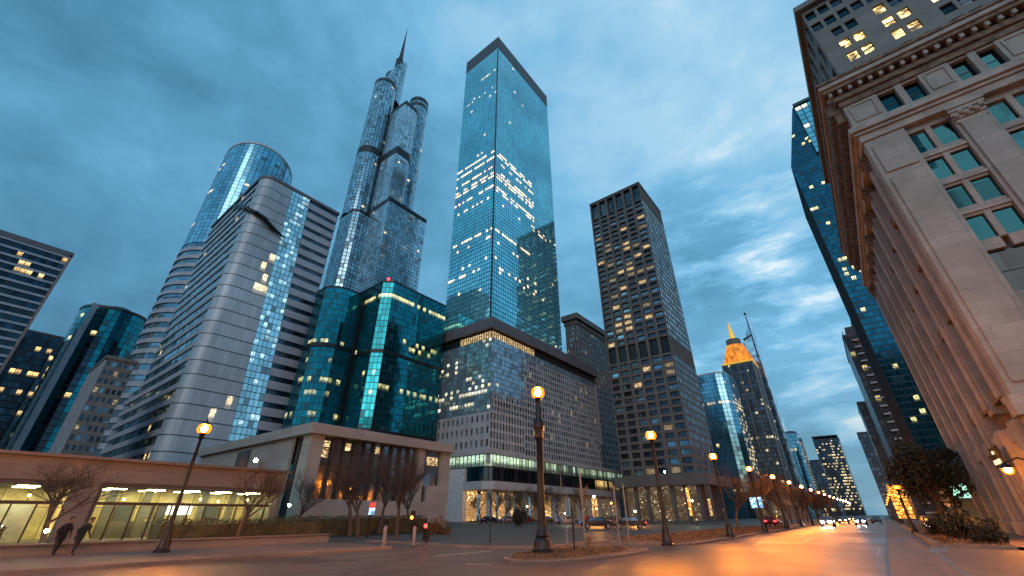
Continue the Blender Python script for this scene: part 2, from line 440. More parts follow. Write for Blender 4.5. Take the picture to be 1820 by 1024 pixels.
def shopmat(name, a, b, st, scale=.9, masked=False):
    m, nt, out = newmat(name); n = N(nt); p = n.pos()
    mp = n.vm('MULTIPLY', p, (1, 1, 1.5))
    v = n.new('ShaderNodeTexVoronoi'); v.inputs['Scale'].default_value = scale*1.5; n.link(p, v.inputs['Vector'])
    dots = n.math('MULTIPLY', n.math('LESS_THAN', v.outputs['Distance'], .13), 3.5)
    msk = n.mapr(n.noise(p, .22, 2), .42, .58, .05, 1)
    f = n.noise(mp, scale*1.6, 5, .75, .8)
    e = n.new('ShaderNodeEmission')
    n.inp(e.inputs[0], n.mix(n.mapr(f, .35, .65, 0, 1), (*a, 1), (*b, 1)))
    s1 = n.math('ADD', n.math('POWER', n.mapr(f, .45, .8, 0, 1), 2.4), n.math('MULTIPLY', dots, n.mapr(f, .42, .6, 0, 1)))
    n.link(n.math('MULTIPLY', n.math('ADD', n.math('MULTIPLY', s1, msk), .03) if masked else n.math('ADD', s1, .035), st), e.inputs[1])
    g = n.bsdf((.06, .07, .08), .1, .5)
    ad = n.new('ShaderNodeAddShader'); n.link(g, ad.inputs[0]); n.link(e.outputs[0], ad.inputs[1]); n.link(ad.outputs[0], out.inputs[0])
    m.cycles.emission_sampling = 'NONE'; return m
M['shop'] = shopmat('warm_shopfront', (1, .30, .05), (1, .72, .3), 14, .9, True)
M['shopdim'] = shopmat('dim_shopfront', (.9, .4, .1), (1, .8, .5), 2.4, .6, True)
M['officelit'] = shopmat('green_white_office_glass', (.55, .8, .45), (.9, 1, .75), 2.2, .35)
M['neon'] = shopmat('orange_lit_sign', (1, .22, .01), (1, .5, .08), 22, 1.5)
M['bluescreen'] = shopmat('blue_screen', (.02, .35, .8), (.5, .9, 1), 22, 1.2)
M['redblue'] = shopmat('red_blue_poster', (.9, .1, .08), (.1, .3, .9), 9, 2.5)
M['g_tower'] = glass('teal_tower_glass', (.27, .76, .86), (.018, .12, .17), .09, .10, .06, .016, lits=2.6, var=.16, depthmix=0, metal=.72)
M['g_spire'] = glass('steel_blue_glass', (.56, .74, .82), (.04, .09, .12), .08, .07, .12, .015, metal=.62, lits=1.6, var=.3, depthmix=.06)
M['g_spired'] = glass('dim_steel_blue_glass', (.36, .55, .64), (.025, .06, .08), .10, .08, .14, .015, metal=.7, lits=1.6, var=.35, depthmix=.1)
M['g_teal'] = glass('green_teal_glass', (.015, .22, .26), (.002, .045, .055), .06, .06, .06, .010, var=.3, depthmix=.10, lits=1.2, litc=(1, .85, .3))
M['g_round'] = glass('round_tower_glass', (.24, .50, .62), (.02, .07, .10), .06, .05, .12, .012, var=.25, depthmix=.04)
M['g_podium'] = glass('podium_glass', (.36, .46, .52), (.15, .175, .19), .08, .08, .10, .015, metal=.6, var=.35, depthmix=.15, lits=1.5, litc=(1, .85, .5))
M['g_grey'] = glass('grey_reflective_panel', (.42, .46, .50), (.07, .075, .085), .012, .04, .42, .008, .15, lits=1.5, var=.13, depthmix=0)
M['g_strip'] = glass('bright_glass_strip', (.55, .82, .88), (.06, .11, .13), .06, .06, .10, .03, var=.3, depthmix=.08, metal=.7, lits=1.0, litc=(.7, .95, 1))
M['g_left'] = glass('cyan_band_glass', (.35, .60, .70), (.05, .08, .1), .05, .05, .08, .05, lits=1.5)
M['g_dark'] = glass('dark_office_glass', (.03, .05, .07), (.008, .01, .012), .06, .08, .12, .012, lits=1.6, litc=(1, .6, .2))
M['g_navy'] = glass('navy_teal_glass', (.02, .15, .22), (.004, .03, .045), .05, .10, .12, .012, var=.3, depthmix=.05, lits=1.8, litc=(1, .85, .3))
M['g_far'] = glass('haze_tinted_far_glass', (.12, .20, .27), (.04, .06, .08), .1, .15, .25, .04, .6, lits=1.3, litc=(1, .75, .35))  # distance haze put into a lighter, bluer glass colour
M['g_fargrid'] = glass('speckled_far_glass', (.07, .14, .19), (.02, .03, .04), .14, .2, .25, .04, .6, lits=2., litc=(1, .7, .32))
M['g_resid'] = glass('dark_apartment_glass', (.05, .055, .065), (.02, .02, .022), .1, .12, .3, .04, .4, lits=1.5, litc=(1, .7, .2))  # near-black glass of the dark towers right of the avenue
M['p_dark'] = pane('dark_window_glass', (.05, .07, .09))
M['p_deep'] = pane('deep_dark_window_glass', (.015, .025, .03), metal=.4)
M['p_blue'] = pane('blue_window_glass', (.16, .28, .36))
M['p_pale'] = pane('pale_sky_window_glass', (.45, .6, .68))
M['p_teal'] = pane('teal_window_glass', (.007, .045, .055), .06, metal=.9)
M['p_lit'] = pane('lit_window_glass', (.05, .05, .05), lit=1.2, litc=(1, .5, .14), scale=2.4)
M['p_litdim'] = pane('dimly_lit_window_glass', (.05, .06, .07), lit=.45)
M['p_yellow'] = pane('yellow_lit_window_glass', (.1, .1, .1), lit=3.0, litc=(1, .55, .08), scale=1.1)
M['p_shaft'] = pane('tall_dark_glass', (.20, .22, .24), .12)
def clearglass():
    m, nt, out = newmat('clear_lobby_glass'); n = N(nt)
    tr = n.new('ShaderNodeBsdfTransparent'); tr.inputs[0].default_value = (.85, .88, .82, 1)
    gl = n.new('ShaderNodeBsdfGlossy'); gl.inputs['Roughness'].default_value = .05
    fr = n.new('ShaderNodeFresnel'); fr.inputs[0].default_value = 1.5
    ms = n.new('ShaderNodeMixShader'); n.link(fr.outputs[0], ms.inputs[0]); n.link(tr.outputs[0], ms.inputs[1]); n.link(gl.outputs[0], ms.inputs[2])
    n.link(ms.outputs[0], out.inputs[0]); return m
M['clear'] = clearglass()
_m, _nt, _o = newmat('pale_yellow_lobby_wall'); _n = N(_nt); _wv = _n.wallvec()
_b = _n.new('ShaderNodeTexBrick'); _nt.links.new(_wv, _b.inputs['Vector']); _b.inputs['Scale'].default_value = 1; _b.inputs['Brick Width'].default_value = 1.3; _b.inputs['Row Height'].default_value = 2.2; _b.offset = 0
_b.inputs['Color1'].default_value = (.8, .72, .42, 1); _b.inputs['Color2'].default_value = (.45, .36, .17, 1); _b.inputs['Mortar'].default_value = (.12, .09, .05, 1); _b.inputs['Mortar Size'].default_value = .03
_n.link(_n.bsdf(_n.mix(_n.mapr(_n.noise(_n.pos(), .8, 5, .7), .4, .65, 0, .7), _b.outputs[0], (.3, .22, .1, 1)), .5), _o.inputs[0]); M['lobbywall'] = _m  # uneven warm lobby light put into the wall colour as patches
_m, _nt, _o = newmat('glowing_gold_crown'); _n = N(_nt)
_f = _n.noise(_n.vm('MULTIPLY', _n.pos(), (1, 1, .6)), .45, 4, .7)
_n.link(_n.bsdf((.5, .25, .05), .5, .2, emit=(1, .27, .015), estr=_n.math('MULTIPLY', _n.mapr(_f, .36, .66, .12, 1.5), 1.0)), _o.inputs[0]); M['crown'] = _m  # floodlighting put in as the crown's own emission
M['gold'] = plain('gilded_spire', (.75, .42, .05), .35, .6)
_m, _nt, _o = newmat('glowing_gold_spire'); _n = N(_nt)
_n.link(_n.bsdf((.8, .5, .08), .4, .3, emit=(1, .5, .04), estr=.5), _o.inputs[0]); M['goldlit'] = _m  # lit look of the gold put into its own emission
M['paintcar'] = [plain('car_paint_black', (.015, .015, .018), .25, .5), plain('car_paint_silver', (.3, .3, .31), .25, .6), plain('car_paint_maroon', (.12, .015, .015), .25, .5)]
M['tyre'] = plain('tyre_rubber', (.015, .015, .015), .8)

# ------------------------------------------------------------------ world
W = bpy.data.worlds.new('World'); scene.world = W; W.use_nodes = True
nt = W.node_tree; nt.nodes.clear(); n = N(nt)
wo = n.new('ShaderNodeOutputWorld'); bg = n.new('ShaderNodeBackground'); bg2 = n.new('ShaderNodeBackground')
tc = n.new('ShaderNodeTexCoord'); D = tc.outputs['Generated']
sky = n.new('ShaderNodeTexSky', sky_type='NISHITA'); sky.sun_disc = False
SUN_EL, SUN_AZ = rad(8), rad(150)
sky.sun_elevation = SUN_EL; sky.sun_rotation = SUN_AZ
n.link(sky.outputs[0], bg2.inputs[0]); bg2.inputs[1].default_value = .02
sp = n.new('ShaderNodeSeparateXYZ'); n.link(D, sp.inputs[0])
zz = n.math('MAXIMUM', sp.outputs[2], .0)
# clouds: soft lumps, flattened towards the horizon
cp = n.vm('ADD', n.vm('MULTIPLY', D, (1, 1, 1.7)), (3.3, 1.9, .7))
wn = n.new('ShaderNodeTexNoise'); n.link(cp, wn.inputs['Vector']); wn.inputs['Scale'].default_value = 2.2; wn.inputs['Detail'].default_value = 5
cpw = n.vm('ADD', cp, n.vm('SCALE', n.vm('SUBTRACT', wn.outputs['Color'], (.5, .5, .5)), sc=.22))
big = n.noise(cpw, 2.1, 5, .5, .0); fine = n.noise(cpw, 7.5, 7, .58, .0)
dl = n.vm('DOT_PRODUCT', D, (-.93, .30, .21))
ba = n.mapr(dl, .30, 1.0, 1, 0)
up = n.mapr(n.vm('DOT_PRODUCT', D, (-.25, .62, .74)), .55, 1.0, 0, 1)
cl = n.math('ADD', n.math('MULTIPLY', big, .68), n.math('MULTIPLY', fine, .32))
tone = n.math('ADD', n.math('MULTIPLY', n.mapr(cl, .35, .65, 0, 1), .34), n.math('ADD', n.math('MULTIPLY', ba, .30), n.math('MULTIPLY', up, .12)))
tone = n.math('ADD', tone, .14)
wst = n.mapr(n.vm('DOT_PRODUCT', D, (-.12, .95, .29)), .88, .985, 0, 1)
stv = n.vm('ADD', n.vm('MULTIPLY', D, (5, 5, 17)), (1.7, .4, 2.2)); stk = n.noise(stv, 1.0, 6, .6, .15)
tone = n.math('ADD', tone, n.math('MULTIPLY', wst, n.mapr(stk, .46, .74, -.20, .42)))
low = n.mapr(zz, 0, .30, 1, 0)
skyc = n.ramp(tone, [(0, (.025, .10, .18)), (.22, (.05, .19, .32)), (.42, (.10, .32, .52)), (.62, (.18, .47, .73)), (.82, (.36, .63, .83)), (1, (.76, .88, .95))])
hz = n.mix(n.math('MULTIPLY', low, .55), skyc, (.065, .18, .27, 1))
n.link(hz, bg.inputs[0]); bg.inputs[1].default_value = 1.0
ad = n.new('ShaderNodeAddShader'); n.link(bg.outputs[0], ad.inputs[0]); n.link(bg2.outputs[0], ad.inputs[1])
n.link(ad.outputs[0], wo.inputs[0])

sun = bpy.data.lights.new('sun', 'SUN'); sun.energy = .55; sun.angle = rad(30); sun.color = (1, .86, .78)
so = bpy.data.objects.new('sun', sun); COL.objects.link(so)
sd = Vector((math.sin(SUN_AZ)*math.cos(SUN_EL+.3), math.cos(SUN_AZ)*math.cos(SUN_EL+.3), math.sin(SUN_EL+.3)))
so.rotation_euler = sd.to_track_quat('Z', 'Y').to_euler()

cam = bpy.data.cameras.new('camera'); co = bpy.data.objects.new('camera', cam); COL.objects.link(co)
co.location = (0, 0, 1.7); co.rotation_euler = (rad(90+28.97), 0, rad(38.5))
cam.sensor_width = 36; cam.lens = 14.4; cam.clip_end = 6000; cam.clip_start = .05
scene.camera = co

# ------------------------------------------------------------------ ground
struct('ground', MB().box(-2500, 2500, -2500, 2500, -1, 0), M['ground'])
mb = MB(); mb.face([(-22.5, -60, .004), (-.5, -60, .004), (-.5, 900, .004), (-22.5, 900, .004)]); struct('road', mb, M['asphalt'])
mb = MB(); mb.face([(-.46, -60, .006), (60, -60, .006), (60, 38.2, .006), (-.46, 38.2, .006)])
mb.face([(-.46, 38.2, .006), (1.7, 38.2, .006), (1.7, 900, .006), (-.46, 900, .006)]); struct('concrete_lane', mb, M['paving'])
# left pavement with kerb
struct('pavement', MB().box(-30, -22.75, -60, 17.3, -.2, .13), M['paving'])
struct('kerb', MB().box(-22.75, -22.45, -60, 17.3, -.2, .145), M['kerb'], bevel=.02)
mb = MB(); mb.face([(-79, 20.9, .008), (-16.2, 20.9, .008), (-16.2, 700, .008), (-79, 700, .008)])
mb.face([(-79, 19, .008), (-30, 17.3, .008), (-30, 20.9, .008), (-79, 20.9, .008)]); struct('plaza', mb, M['plaza'])
mb = MB().box(-30, -18.2, 20.6, 20.9, -.2, .12); mb.prism([(-18.2, 20.6), (-16.0, 22.4), (-16.2, 22.65), (-18.3, 20.9)], -.2, .12); mb.box(-16.4, -16.1, 22.6, 30, -.2, .10)
struct('plaza_kerb', mb, M['kerb'], bevel=.02)
def blob(pts, k=4):
    out = []
    n_ = len(pts)
    for i in range(n_):
        p0, p1, p2, p3 = [Vector((*pts[(i+j-1) % n_], 0)) for j in range(4)]
        for t in range(k):
            t /= k; q = .5*((2*p1)+(-p0+p2)*t+(2*p0-5*p1+4*p2-p3)*t*t+(-p0+3*p1-3*p2+p3)*t**3); out.append((q.x, q.y))
    return out
isl = blob([(-13.3, 16.2), (-12.1, 15.2), (-10.8, 15.8), (-10.1, 18.2), (-9.9, 22), (-10.3, 24.6), (-12, 25), (-14.6, 24.0), (-14.4, 19.6)])
struct('traffic_island', MB().prism(isl, -.2, .14), M['kerb'], bevel=.03)
cxm = sum(p[0] for p in isl)/len(isl); cym = sum(p[1] for p in isl)/len(isl)
struct('island_paving', MB().prism([(cxm+(x-cxm)*.9, cym+(y-cym)*.94) for x, y in isl], .1, .155), M['soil'])
med = [(-16, 30), (-10.6, 28.6), (-10.0, 31), (-10.0, 900), (-16, 900)]
struct('median', MB().prism(med, -.2, .13), M['kerb'])
struct('median_soil', MB().prism([(-15.7, 30.4), (-10.9, 29.4), (-10.4, 31), (-10.4, 300), (-15.7, 300)], .05, .16), M['soil'])
# right raised planter zone
struct('right_pavement', MB().box(5.2, 60, 38.2, 900, -.2, .14), M['paving'])
struct('planter_soil', MB().box(2.0, 5.2, 38.6, 110, -.2, .18), M['soil'])
mb = MB().box(1.7, 2.0, 38.2, 110, -.2, .26); mb.box(2.0, 60, 38.2, 38.5, -.2, .16); struct('planter_kerb', mb, M['kerb'], bevel=.02)
mb = MB(); mb.face([(1.2, 33.5, .012), (1.95, 33.5, .012), (2.9, 44.5, .012), (2.1, 44.5, .012)]); struct('ramp_plate', mb, M['grey'])
mb = MB(); mb.face([(1.35, 15, .012), (1.5, 15, .012), (1.6, 33.5, .012), (1.45, 33.5, .012)]); struct('drain_channel', mb, M['grey'])
mb = MB()
for y in (30, 24, 19): mb.face([(-.3, y, .011), (1.2, y+.1, .011), (1.2, y+.17, .011), (-.3, y+.08, .011)])
mb.face([(-13.5, 13.9, .012), (-12.4, 14.2, .012), (-12.3, 14.35, .012), (-13.4, 14.05, .012)])
mb.face([(-17, 15.5, .012), (-16.85, 15.5, .012), (-16.85, 19.5, .012), (-17, 19.5, .012)])
for k in range(5): mb.face([(-5.2, 40+k*14, .012), (-5.05, 40+k*14, .012), (-5.05, 46+k*14, .012), (-5.2, 46+k*14, .012)])
struct('road_markings', mb, M['paint'])
mb = MB(); mb.face([(-.52, -60, .010), (-.44, -60, .010), (-.44, 200, .010), (-.52, 200, .010)]); struct('road_joint', mb, M['black'])

# low planter wall, hedges
w = empty('planter_wall', (-29.6, 0, 0), 'low stone planter wall running along the left pavement', 'wall')
MB().box(-30, -29.6, -25, 17.5, 0, .5).build('wall_body', M['lobbystone'], w)
MB().box(-30.06, -29.52, -25, 17.56, .5, .58).build('coping', M['kerb'], w, bevel=.015)
def leafcloud(mb, boxfn, count, size, flat=0.):
    for _ in range(count):
        p = Vector(boxfn()); a = Vector((R.gauss(0, 1), R.gauss(0, 1), R.gauss(0, 1))).normalized()
        b = a.orthogonal().normalized(); c = a.cross(b); s_ = size*R.uniform(.6, 1.4)
        mb.face([p-b*s_, p+c*s_*.55, p+b*s_, p-c*s_*.55])
def hedge(name, x0, x1, y0, y1, z0, z1, label, dens=60):
    h = empty(name, ((x0+x1)/2, (y0+y1)/2, z0), label, 'hedge')
    MB().box(x0+.12, x1-.12, y0+.12, y1-.12, z0, z1-.12).build('inner_growth', M['hedge'], h)
    mb = MB()
    def f():
        x, y = R.uniform(x0, x1), R.uniform(y0, y1)
        top = z1 + .14*mnoise.noise(Vector((x*1.2, y*1.2, 0)))
        if R.random() < .5: return (x, y, top+R.uniform(-.12, .1))
        return (x1+R.gauss(0, .06) if R.random() < .75 else x, y, R.uniform(z0, top))
    leafcloud(mb, f, int((y1-y0)*(z1-z0+x1-x0)*dens), .07)
    mb.build('leaves', M['hedge'], h)
hedge('hedge', -32.2, -30.3, 8.0, 17.4, .1, 1.35, 'long clipped dark hedge behind the planter wall right of the two pedestrians')
hedge('hedge', -32.2, -30.3, -6, 2.6, .1, 1.15, 'dark hedge at the lower left edge behind the planter wall')
hedge('hedge', -40, -38.4, 17.6, 34, .1, 1.5, 'dark hedge along the foot of the beige gallery')

# ------------------------------------------------------------------ lobby building (low, left)
lb = empty('lobby_building', (-42, 5, 0), 'low stone lobby building with brightly lit glazed ground floor behind the hedge', 'building')
MB().box(-62, -41.9, -40, 19.4, 3.66, 5.05).build('fascia', M['lobbystone'], lb, bevel=.03)
MB().box(-62, -41.6, -40, 19.7, 5.05, 5.25).build('cornice', M['kerb'], lb)
MB().box(-61.9, -42.0, -40, 19.3, 3.42, 3.66).build('fascia_trim', M['darkconc'], lb)
MB().box(-62, -48.5, -40, 19.4, -.1, 3.42).build('back_wall', M['lobbywall'], lb)
MB().box(-48.5, -42, 19.1, 19.4, 0, 3.42).build('side_wall', M['lobbystone'], lb)
MB().box(-48.5, -41.5, -40, 19.4, -.1, .15).build('lobby_floor', M['kerb'], lb)
for y in (-9.5, 6.15): 
    MB().box(-42.6, -41.2, y-.62, y+.62, .15, 3.66).build('pier', M['lobbystone'], lb, bevel=.04)
    MB().box(-42.3, -41.35, y+.62, y+.84, .15, 3.66).build('pier_edge', M['darkconc'], lb)
for a, b in ((-9.5, 5.4), (7.1, 19.0)):
    g = MB().box(-43.02, -43, a, b, .15, 3.42).build('lobby_glass', M['clear'], lb)
    mb = MB()
    k = a
    while k < b: mb.box(-43.1, -42.92, k, k+.09, .15, 2.3); k += 1.15
    mb.box(-43.1, -42.9, a, b, 2.3, 2.5)
    mb.build('mullions', M['darkmetal'], lb)
    mb = MB(); y = a+.6
    while y < b-.5:
        for x in (-44.2, -46.4): mb.box(x-.25, x+.25, y, y+1.1, 3.36, 3.40)
        y += 2.4
    each(mb, 'ceiling_light', M['lobbylight'], lb)
for y, s in ((9.5, 1.1), (2.0, 1.8), (-2.0, 1.0), (12.2, .7), (15.5, 1.4)):
    MB().box(-48.4, -48.2, y, y+s, .15, 2.4).build('doorway', M['darkconc' if s != 1.8 else 'white'], lb)
MB().box(-43.4, -43.25, 11.6, 13.2, 1.7, 2.35).build('lit_sign', emis('white_lit_sign', (1, .95, .8), 5), lb)
for i, y in enumerate((7.6, 11.2, 13.4, 17.6, -1.2, 3.6, -6.5)):
    MB().box(-48.46, -48.3, y, y+.5+.3*(i % 3), .9+.5*(i % 2), 2.6).build('wall_panel', M['shop'] if i % 3 == 0 else M['lobbystone'], lb)
for i in range(16):
    y = -8+i*1.72
    MB().sphere((-44.8-(i % 3)*.9, y, 2.75+.12*(i % 2)), .09, 8, 6).build('pendant_light', M['warmdot'], lb)
MB().box(-46.8, -46.0, 9.0, 11.6, .15, 1.25).build('reception_desk', M['lobbystone'], lb)
MB().box(-45.2, -45.1, 2.5, 4.6, .15, 2.4).build('white_screen_panel', M['white'], lb)
for y in (8.2, 10.4, 14.4, 16.6, -4.0): MB().box(-46.0, -45.5, y, y+.5, .15, 3.4).build('column', M['lobbystone'], lb)

# ------------------------------------------------------------------ gallery (beige, tall windows)
ga = empty('gallery_building', (-53.7, 27, 0), 'beige stone gallery with flat slab roof and tall glazed bays', 'building')
MB().box(-92, -53.0, 26.2, 51.2, 10.7, 12.0).build('roof_slab', M['beige'], ga, bevel=.05)
mb = MB()
mb.box(-55.9, -53.7, 26.9, 28.6, 0, 10.7); mb.box(-92, -58.6, 26.9, 27.3, 0, 10.7)      # corner pier, long side wall
mb.box(-54.6, -53.7, 28.6, 46.6, 0, 3.4); mb.box(-55, -53.7, 44.2, 45.6, 3.4, 10.7); mb.box(-54.6, -53.7, 49.2, 51, 0, 10.7); mb.box(-54.6, -53.7, 46.6, 49.2, 0, 5.6)
mb.box(-92, -54.6, 50.6, 50.9, 0, 10.7)
mb.build('stone_wall', M['beige'], ga)
MB().box(-58.6, -55.9, 27.6, 27.7, 0, 10.7).build('recess_glass', M['p_shaft'], ga)
mb = MB()
for i in range(4): mb.box(-58.5+i*.85, -58.42+i*.85, 27.5, 27.6, 0, 10.7)
for z in (2.6, 5.2, 7.8): mb.box(-58.6, -55.9, 27.5, 27.6, z, z+.09)
mb.build('recess_mullion', M['darkmetal'], ga)
y = 28.6; i = 0
while y < 44.0:
    m_ = M['p_shaft']
    if i in (0, 2, 5): MB().box(-54.4, -54.34, y+.3, y+1.2, 9.3 if i else 8.2, 10.2).build('lit_pane', M['p_lit'], ga)
    MB().box(-54.5, -54.4, y+.12, y+1.42, 3.4, 10.7).build('window_bay', m_, ga)
    MB().box(-54.4, -53.9, y-.1, y+.12, 3.4, 10.7).build('window_fin', M['darkmetal'], ga)
    y += 1.56; i += 1
MB().box(-54.5, -54.4, 45.6, 49.2, 5.6, 10.7).build('end_window', M['p_shaft'], ga)
MB().box(-54.38, -54.3, 46.6, 48.8, 8.6, 9.8).build('lit_pane', M['p_lit'], ga)
MB().box(-75.5, -71, 26.75, 26.9, 4.5, 10.2).build('side_window', M['p_shaft'], ga)
mb = MB()
for z in (5.6, 7.4, 9.1): mb.box(-54.38, -54.2, 28.6, 44.2, z, z+.08)
mb.build('window_transom', M['darkmetal'], ga)

# ------------------------------------------------------------------ grey corner tower with rounded corner (B6)
x0, y0 = -126., 27.5
b6 = empty('banded_office_tower', (-126, 27.5, 0), 'broad grey office tower with rounded corner, horizontal bands and a glazed stripe', 'building')
RC = 3.6; FH = 3.7; NF = 26; Z0 = 3.5
yst = lambda z: 36.9+(99-z)*.057
corner = circ(x0-RC, y0+RC, RC, n=8, a0=-90, a1=0)
mbp = MB(); mbp.fancy = True; mbs = MB(); mbs.fancy = True; mbl = MB(); mbl.fancy = True
mbw = MB(); mbd = MB(); mbjo = MB()
for r in range(NF):
    za, zb = Z0+r*FH, Z0+(r+1)*FH; zm = (za+zb)/2
    # rounded corner and grey reflective face
    path = corner + [(x0, y0+RC+1.4*k) for k in range(1, 20) if y0+RC+1.4*k < yst(zm)-.4] + [(x0, yst(zm))]
    for i in range(len(path)-1):
        l = 0.
        if i > 10 and 60 < zm < 75 and R.random() < .3: l = 1.3
        if i > 12 and 40 < zm < 96 and R.random() < .05: l = 1.
        if 22 < zm < 28 and i > 10 and R.random() < .5: l = 1.1
        mbp.pane((*path[i], za), (*path[i+1], za), (*path[i+1], zb), (*path[i], zb), (R.random(), .2, R.random()), l*.8)
    ya, yb = yst(zm), yst(zm)+6.2
    for k in range(5):
        for h in range(2):
            u0, u1 = ya+(yb-ya)*k/5, ya+(yb-ya)*(k+1)/5; q0, q1 = za+FH*h/2, za+FH*(h+1)/2
            mbs.pane((x0, u0, q0), (x0, u1, q0), (x0, u1, q1), (x0, u0, q1), rnd3(), R.choice([0, 0, 0, .5, .9]) if R.random() < .5 else 0)
    mbw.box(x0-.5, x0+.12, yb, 54.2, za, za+FH*.60); mbd.box(x0-.6, x0-.2, yb, 54.0, za+FH*.60, zb)
    # left face: bands
    xl = -172 if zm > 36 else (-186 if zm > 28 else -240)
    mbw.box(xl, x0-RC, y0-.12, y0+.4, za, za+FH*.42)
    nx = int((x0-RC-xl)/1.7)
    for k in range(nx):
        u0, u1 = xl+(x0-RC-xl)*k/nx, xl+(x0-RC-xl)*(k+1)/nx
        mbl.pane((u0, y0+.15, za+FH*.42), (u1, y0+.15, za+FH*.42), (u1, y0+.15, zb), (u0, y0+.15, zb), rnd3(), .9 if R.random() < .012 or (zm < 16 and R.random() < .25) else 0)
ZT = Z0+NF*FH
mbp.build('corner_facade', M['g_grey'], b6); mbs.build('glazed_stripe', M['g_strip'], b6); mbl.build('side_curtain_wall', M['g_left'], b6)
mbw.build('light_bands', M['bandwhite'], b6); mbd.build('window_strips', M['p_dark'], b6)
cp_ = circ(x0-RC-.1, y0+RC+.1, RC+.35, n=8, a0=-90, a1=0)
MB().prism([(-172, y0-.25)]+cp_+[(x0+.25, 54.4), (-172, 54.4)], ZT, ZT+1.1).build('parapet', M['mauve'], b6)
MB().prism([(-172, y0+.3), (-130, y0+.3), (x0-.4, y0+4), (x0-.4, 54), (-172, 54)], ZT-4, ZT).build('roof_core', M['darkconc'], b6)
MB().box(-172, x0-.7, 53.9, 54.3, 0, ZT).build('end_wall', M['bandwhite'], b6)
MB().box(-172, x0-1.2, y0+4, 53.8, 0, ZT-4).build('core', M['darkconc'], b6)
MB().box(-240, -172.4, y0+.5, 50, 0, 28).build('low_wing', M['darkconc'], b6)
mb = MB()
rib = [(-150, y0-.9, 98.2), (-143, y0-1, 95), (-137, y0-1, 91.8), (-131.5, y0-.9, 88.4), (-128, y0-.7, 86), (-125.4, y0+1.6, 84.4), (-125, y0+4, 83.6), (-125, y0+6.5, 82), (-125, y0+9, 80.9), (-125.3, y0+11.5, 80.2)]
mb.tube(rib, [.2, .5, .7, .75, .75, .75, .75, .7, .5, .15], 8); mb.build('curved_fin', M['black'], b6)

# ------------------------------------------------------------------ round tower behind (B5)
b5 = empty('round_glass_tower', (-196, 40, 0), 'tall round blue glass tower with sloping rim behind the banded grey office', 'building')
zt5 = lambda x, y: 154 + 5*math.cos(math.atan2(y-40, x+196)+.4)
curtain(b5, circ(-196, 40, 15, n=44), 100, 162, M['g_round'], 1.9, 2., lights([(128, 131, .55, .8, .7, 1.3), (110, 112, .5, .9, .4, 1), (143, 146, .6, .8, .15, 1)], .004), closed=True, ztop=zt5)
mb = MB(); mbd = MB()
for r in range(25):
    z = 4*r
    mb.prism(circ(-196, 40, 15.25, n=44), z, z+1.7); mbd.prism(circ(-196, 40, 14.8, n=44), z+1.7, z+4)
mb.build('floor_bands', M['bandwhite'], b5); mbd.build('window_strips', M['p_blue'], b5)
mb = MB(); pc = circ(-196, 40, 15.2, n=44)
for i in range(44):
    a, b = pc[i], pc[(i+1) % 44]; za, zb = zt5(*a), zt5(*b)
    mb.face([(*a, za-.8), (*b, zb-.8), (*b, zb+.3), (*a, za+.3)])
mb.build('rim', M['white'], b5)
MB().prism(circ(-196, 40, 14.2, n=32), 100, 148).build('core', M['darkconc'], b5)

# ------------------------------------------------------------------ spired tower (B7)
b7 = empty('spired_skyscraper', (-160, 90, 0), 'stepped blue glass skyscraper of bundled shafts topped by a needle spire', 'building')
lt = lights([(0, 400, 0, 1, .006, 1.2)], 0)
def shaft(path, z0, z1, mat, bands=(), capm='darkmetal', cw=1.7, rh=2.1, litf=lt, capz=1.8, ztop=None):
    curtain(b7, path, z0, z1, M[mat], cw, rh, litf, closed=True, ztop=ztop, name='glass_shaft')
    cx_ = sum(p[0] for p in path)/len(path); cy_ = sum(p[1] for p in path)/len(path)
    gr = lambda k: [(cx_+(x-cx_)*k, cy_+(y-cy_)*k) for x, y in path]
    mb = MB()
    if ztop is None: mb.prism(gr(1.02), z1-.2, z1+capz)
    for z in bands: mb.prism(gr(1.025), z, z+2.4)
    each(mb, 'dark_band', M[capm], b7)
rect = lambda a, b, c, d: [(a, c), (b, c), (b, d), (a, d)]
shaft([(-168, 85.8), (-146.8, 85.8), (-146.8, 109.5), (-168, 109.5)], 0, 140, 'g_spire', (), capz=2.2)
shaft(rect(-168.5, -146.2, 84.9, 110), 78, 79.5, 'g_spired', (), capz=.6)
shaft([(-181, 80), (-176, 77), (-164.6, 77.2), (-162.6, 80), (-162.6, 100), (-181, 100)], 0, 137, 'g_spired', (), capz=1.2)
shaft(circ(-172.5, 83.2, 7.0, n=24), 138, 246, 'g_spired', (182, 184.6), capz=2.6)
shaft([(-168.6, 94), (-168.4, 90), (-167.2, 87.6), (-164.6, 86.2), (-161, 86.0), (-150.5, 86.8), (-150.5, 95), (-153, 98), (-168, 98)], 139, 218, 'g_spire', (177, 179.5), capz=2.6)
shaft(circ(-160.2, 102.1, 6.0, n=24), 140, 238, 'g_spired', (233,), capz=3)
zc = lambda x, y: 272+2.1*((x+175.5)*.6+(y-89.4)*.8)
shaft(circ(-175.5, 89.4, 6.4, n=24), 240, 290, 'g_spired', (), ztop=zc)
MB().prism(circ(-175.5, 90.2, 2.6, n=16), 262, 289).build('spire_base', M['darkmetal'], b7)
MB().tube([(-175.2, 90.4, 286), (-175.2, 90.4, 300), (-175.2, 90.4, 316), (-175.2, 90.4, 330)], [1.9, 1.15, .55, .12], 10).build('spire', M['darkmetal'], b7)
MB().prism(circ(-175.5, 89.4, 6.2, n=24), 240, 268).build('crown_core', M['darkconc'], b7)
MB().box(-165.0, -164.6, 85.2, 85.9, 0, 139).build('black_groove_strip', M['black'], b7)  # black strip standing in for the dark gap between the shafts

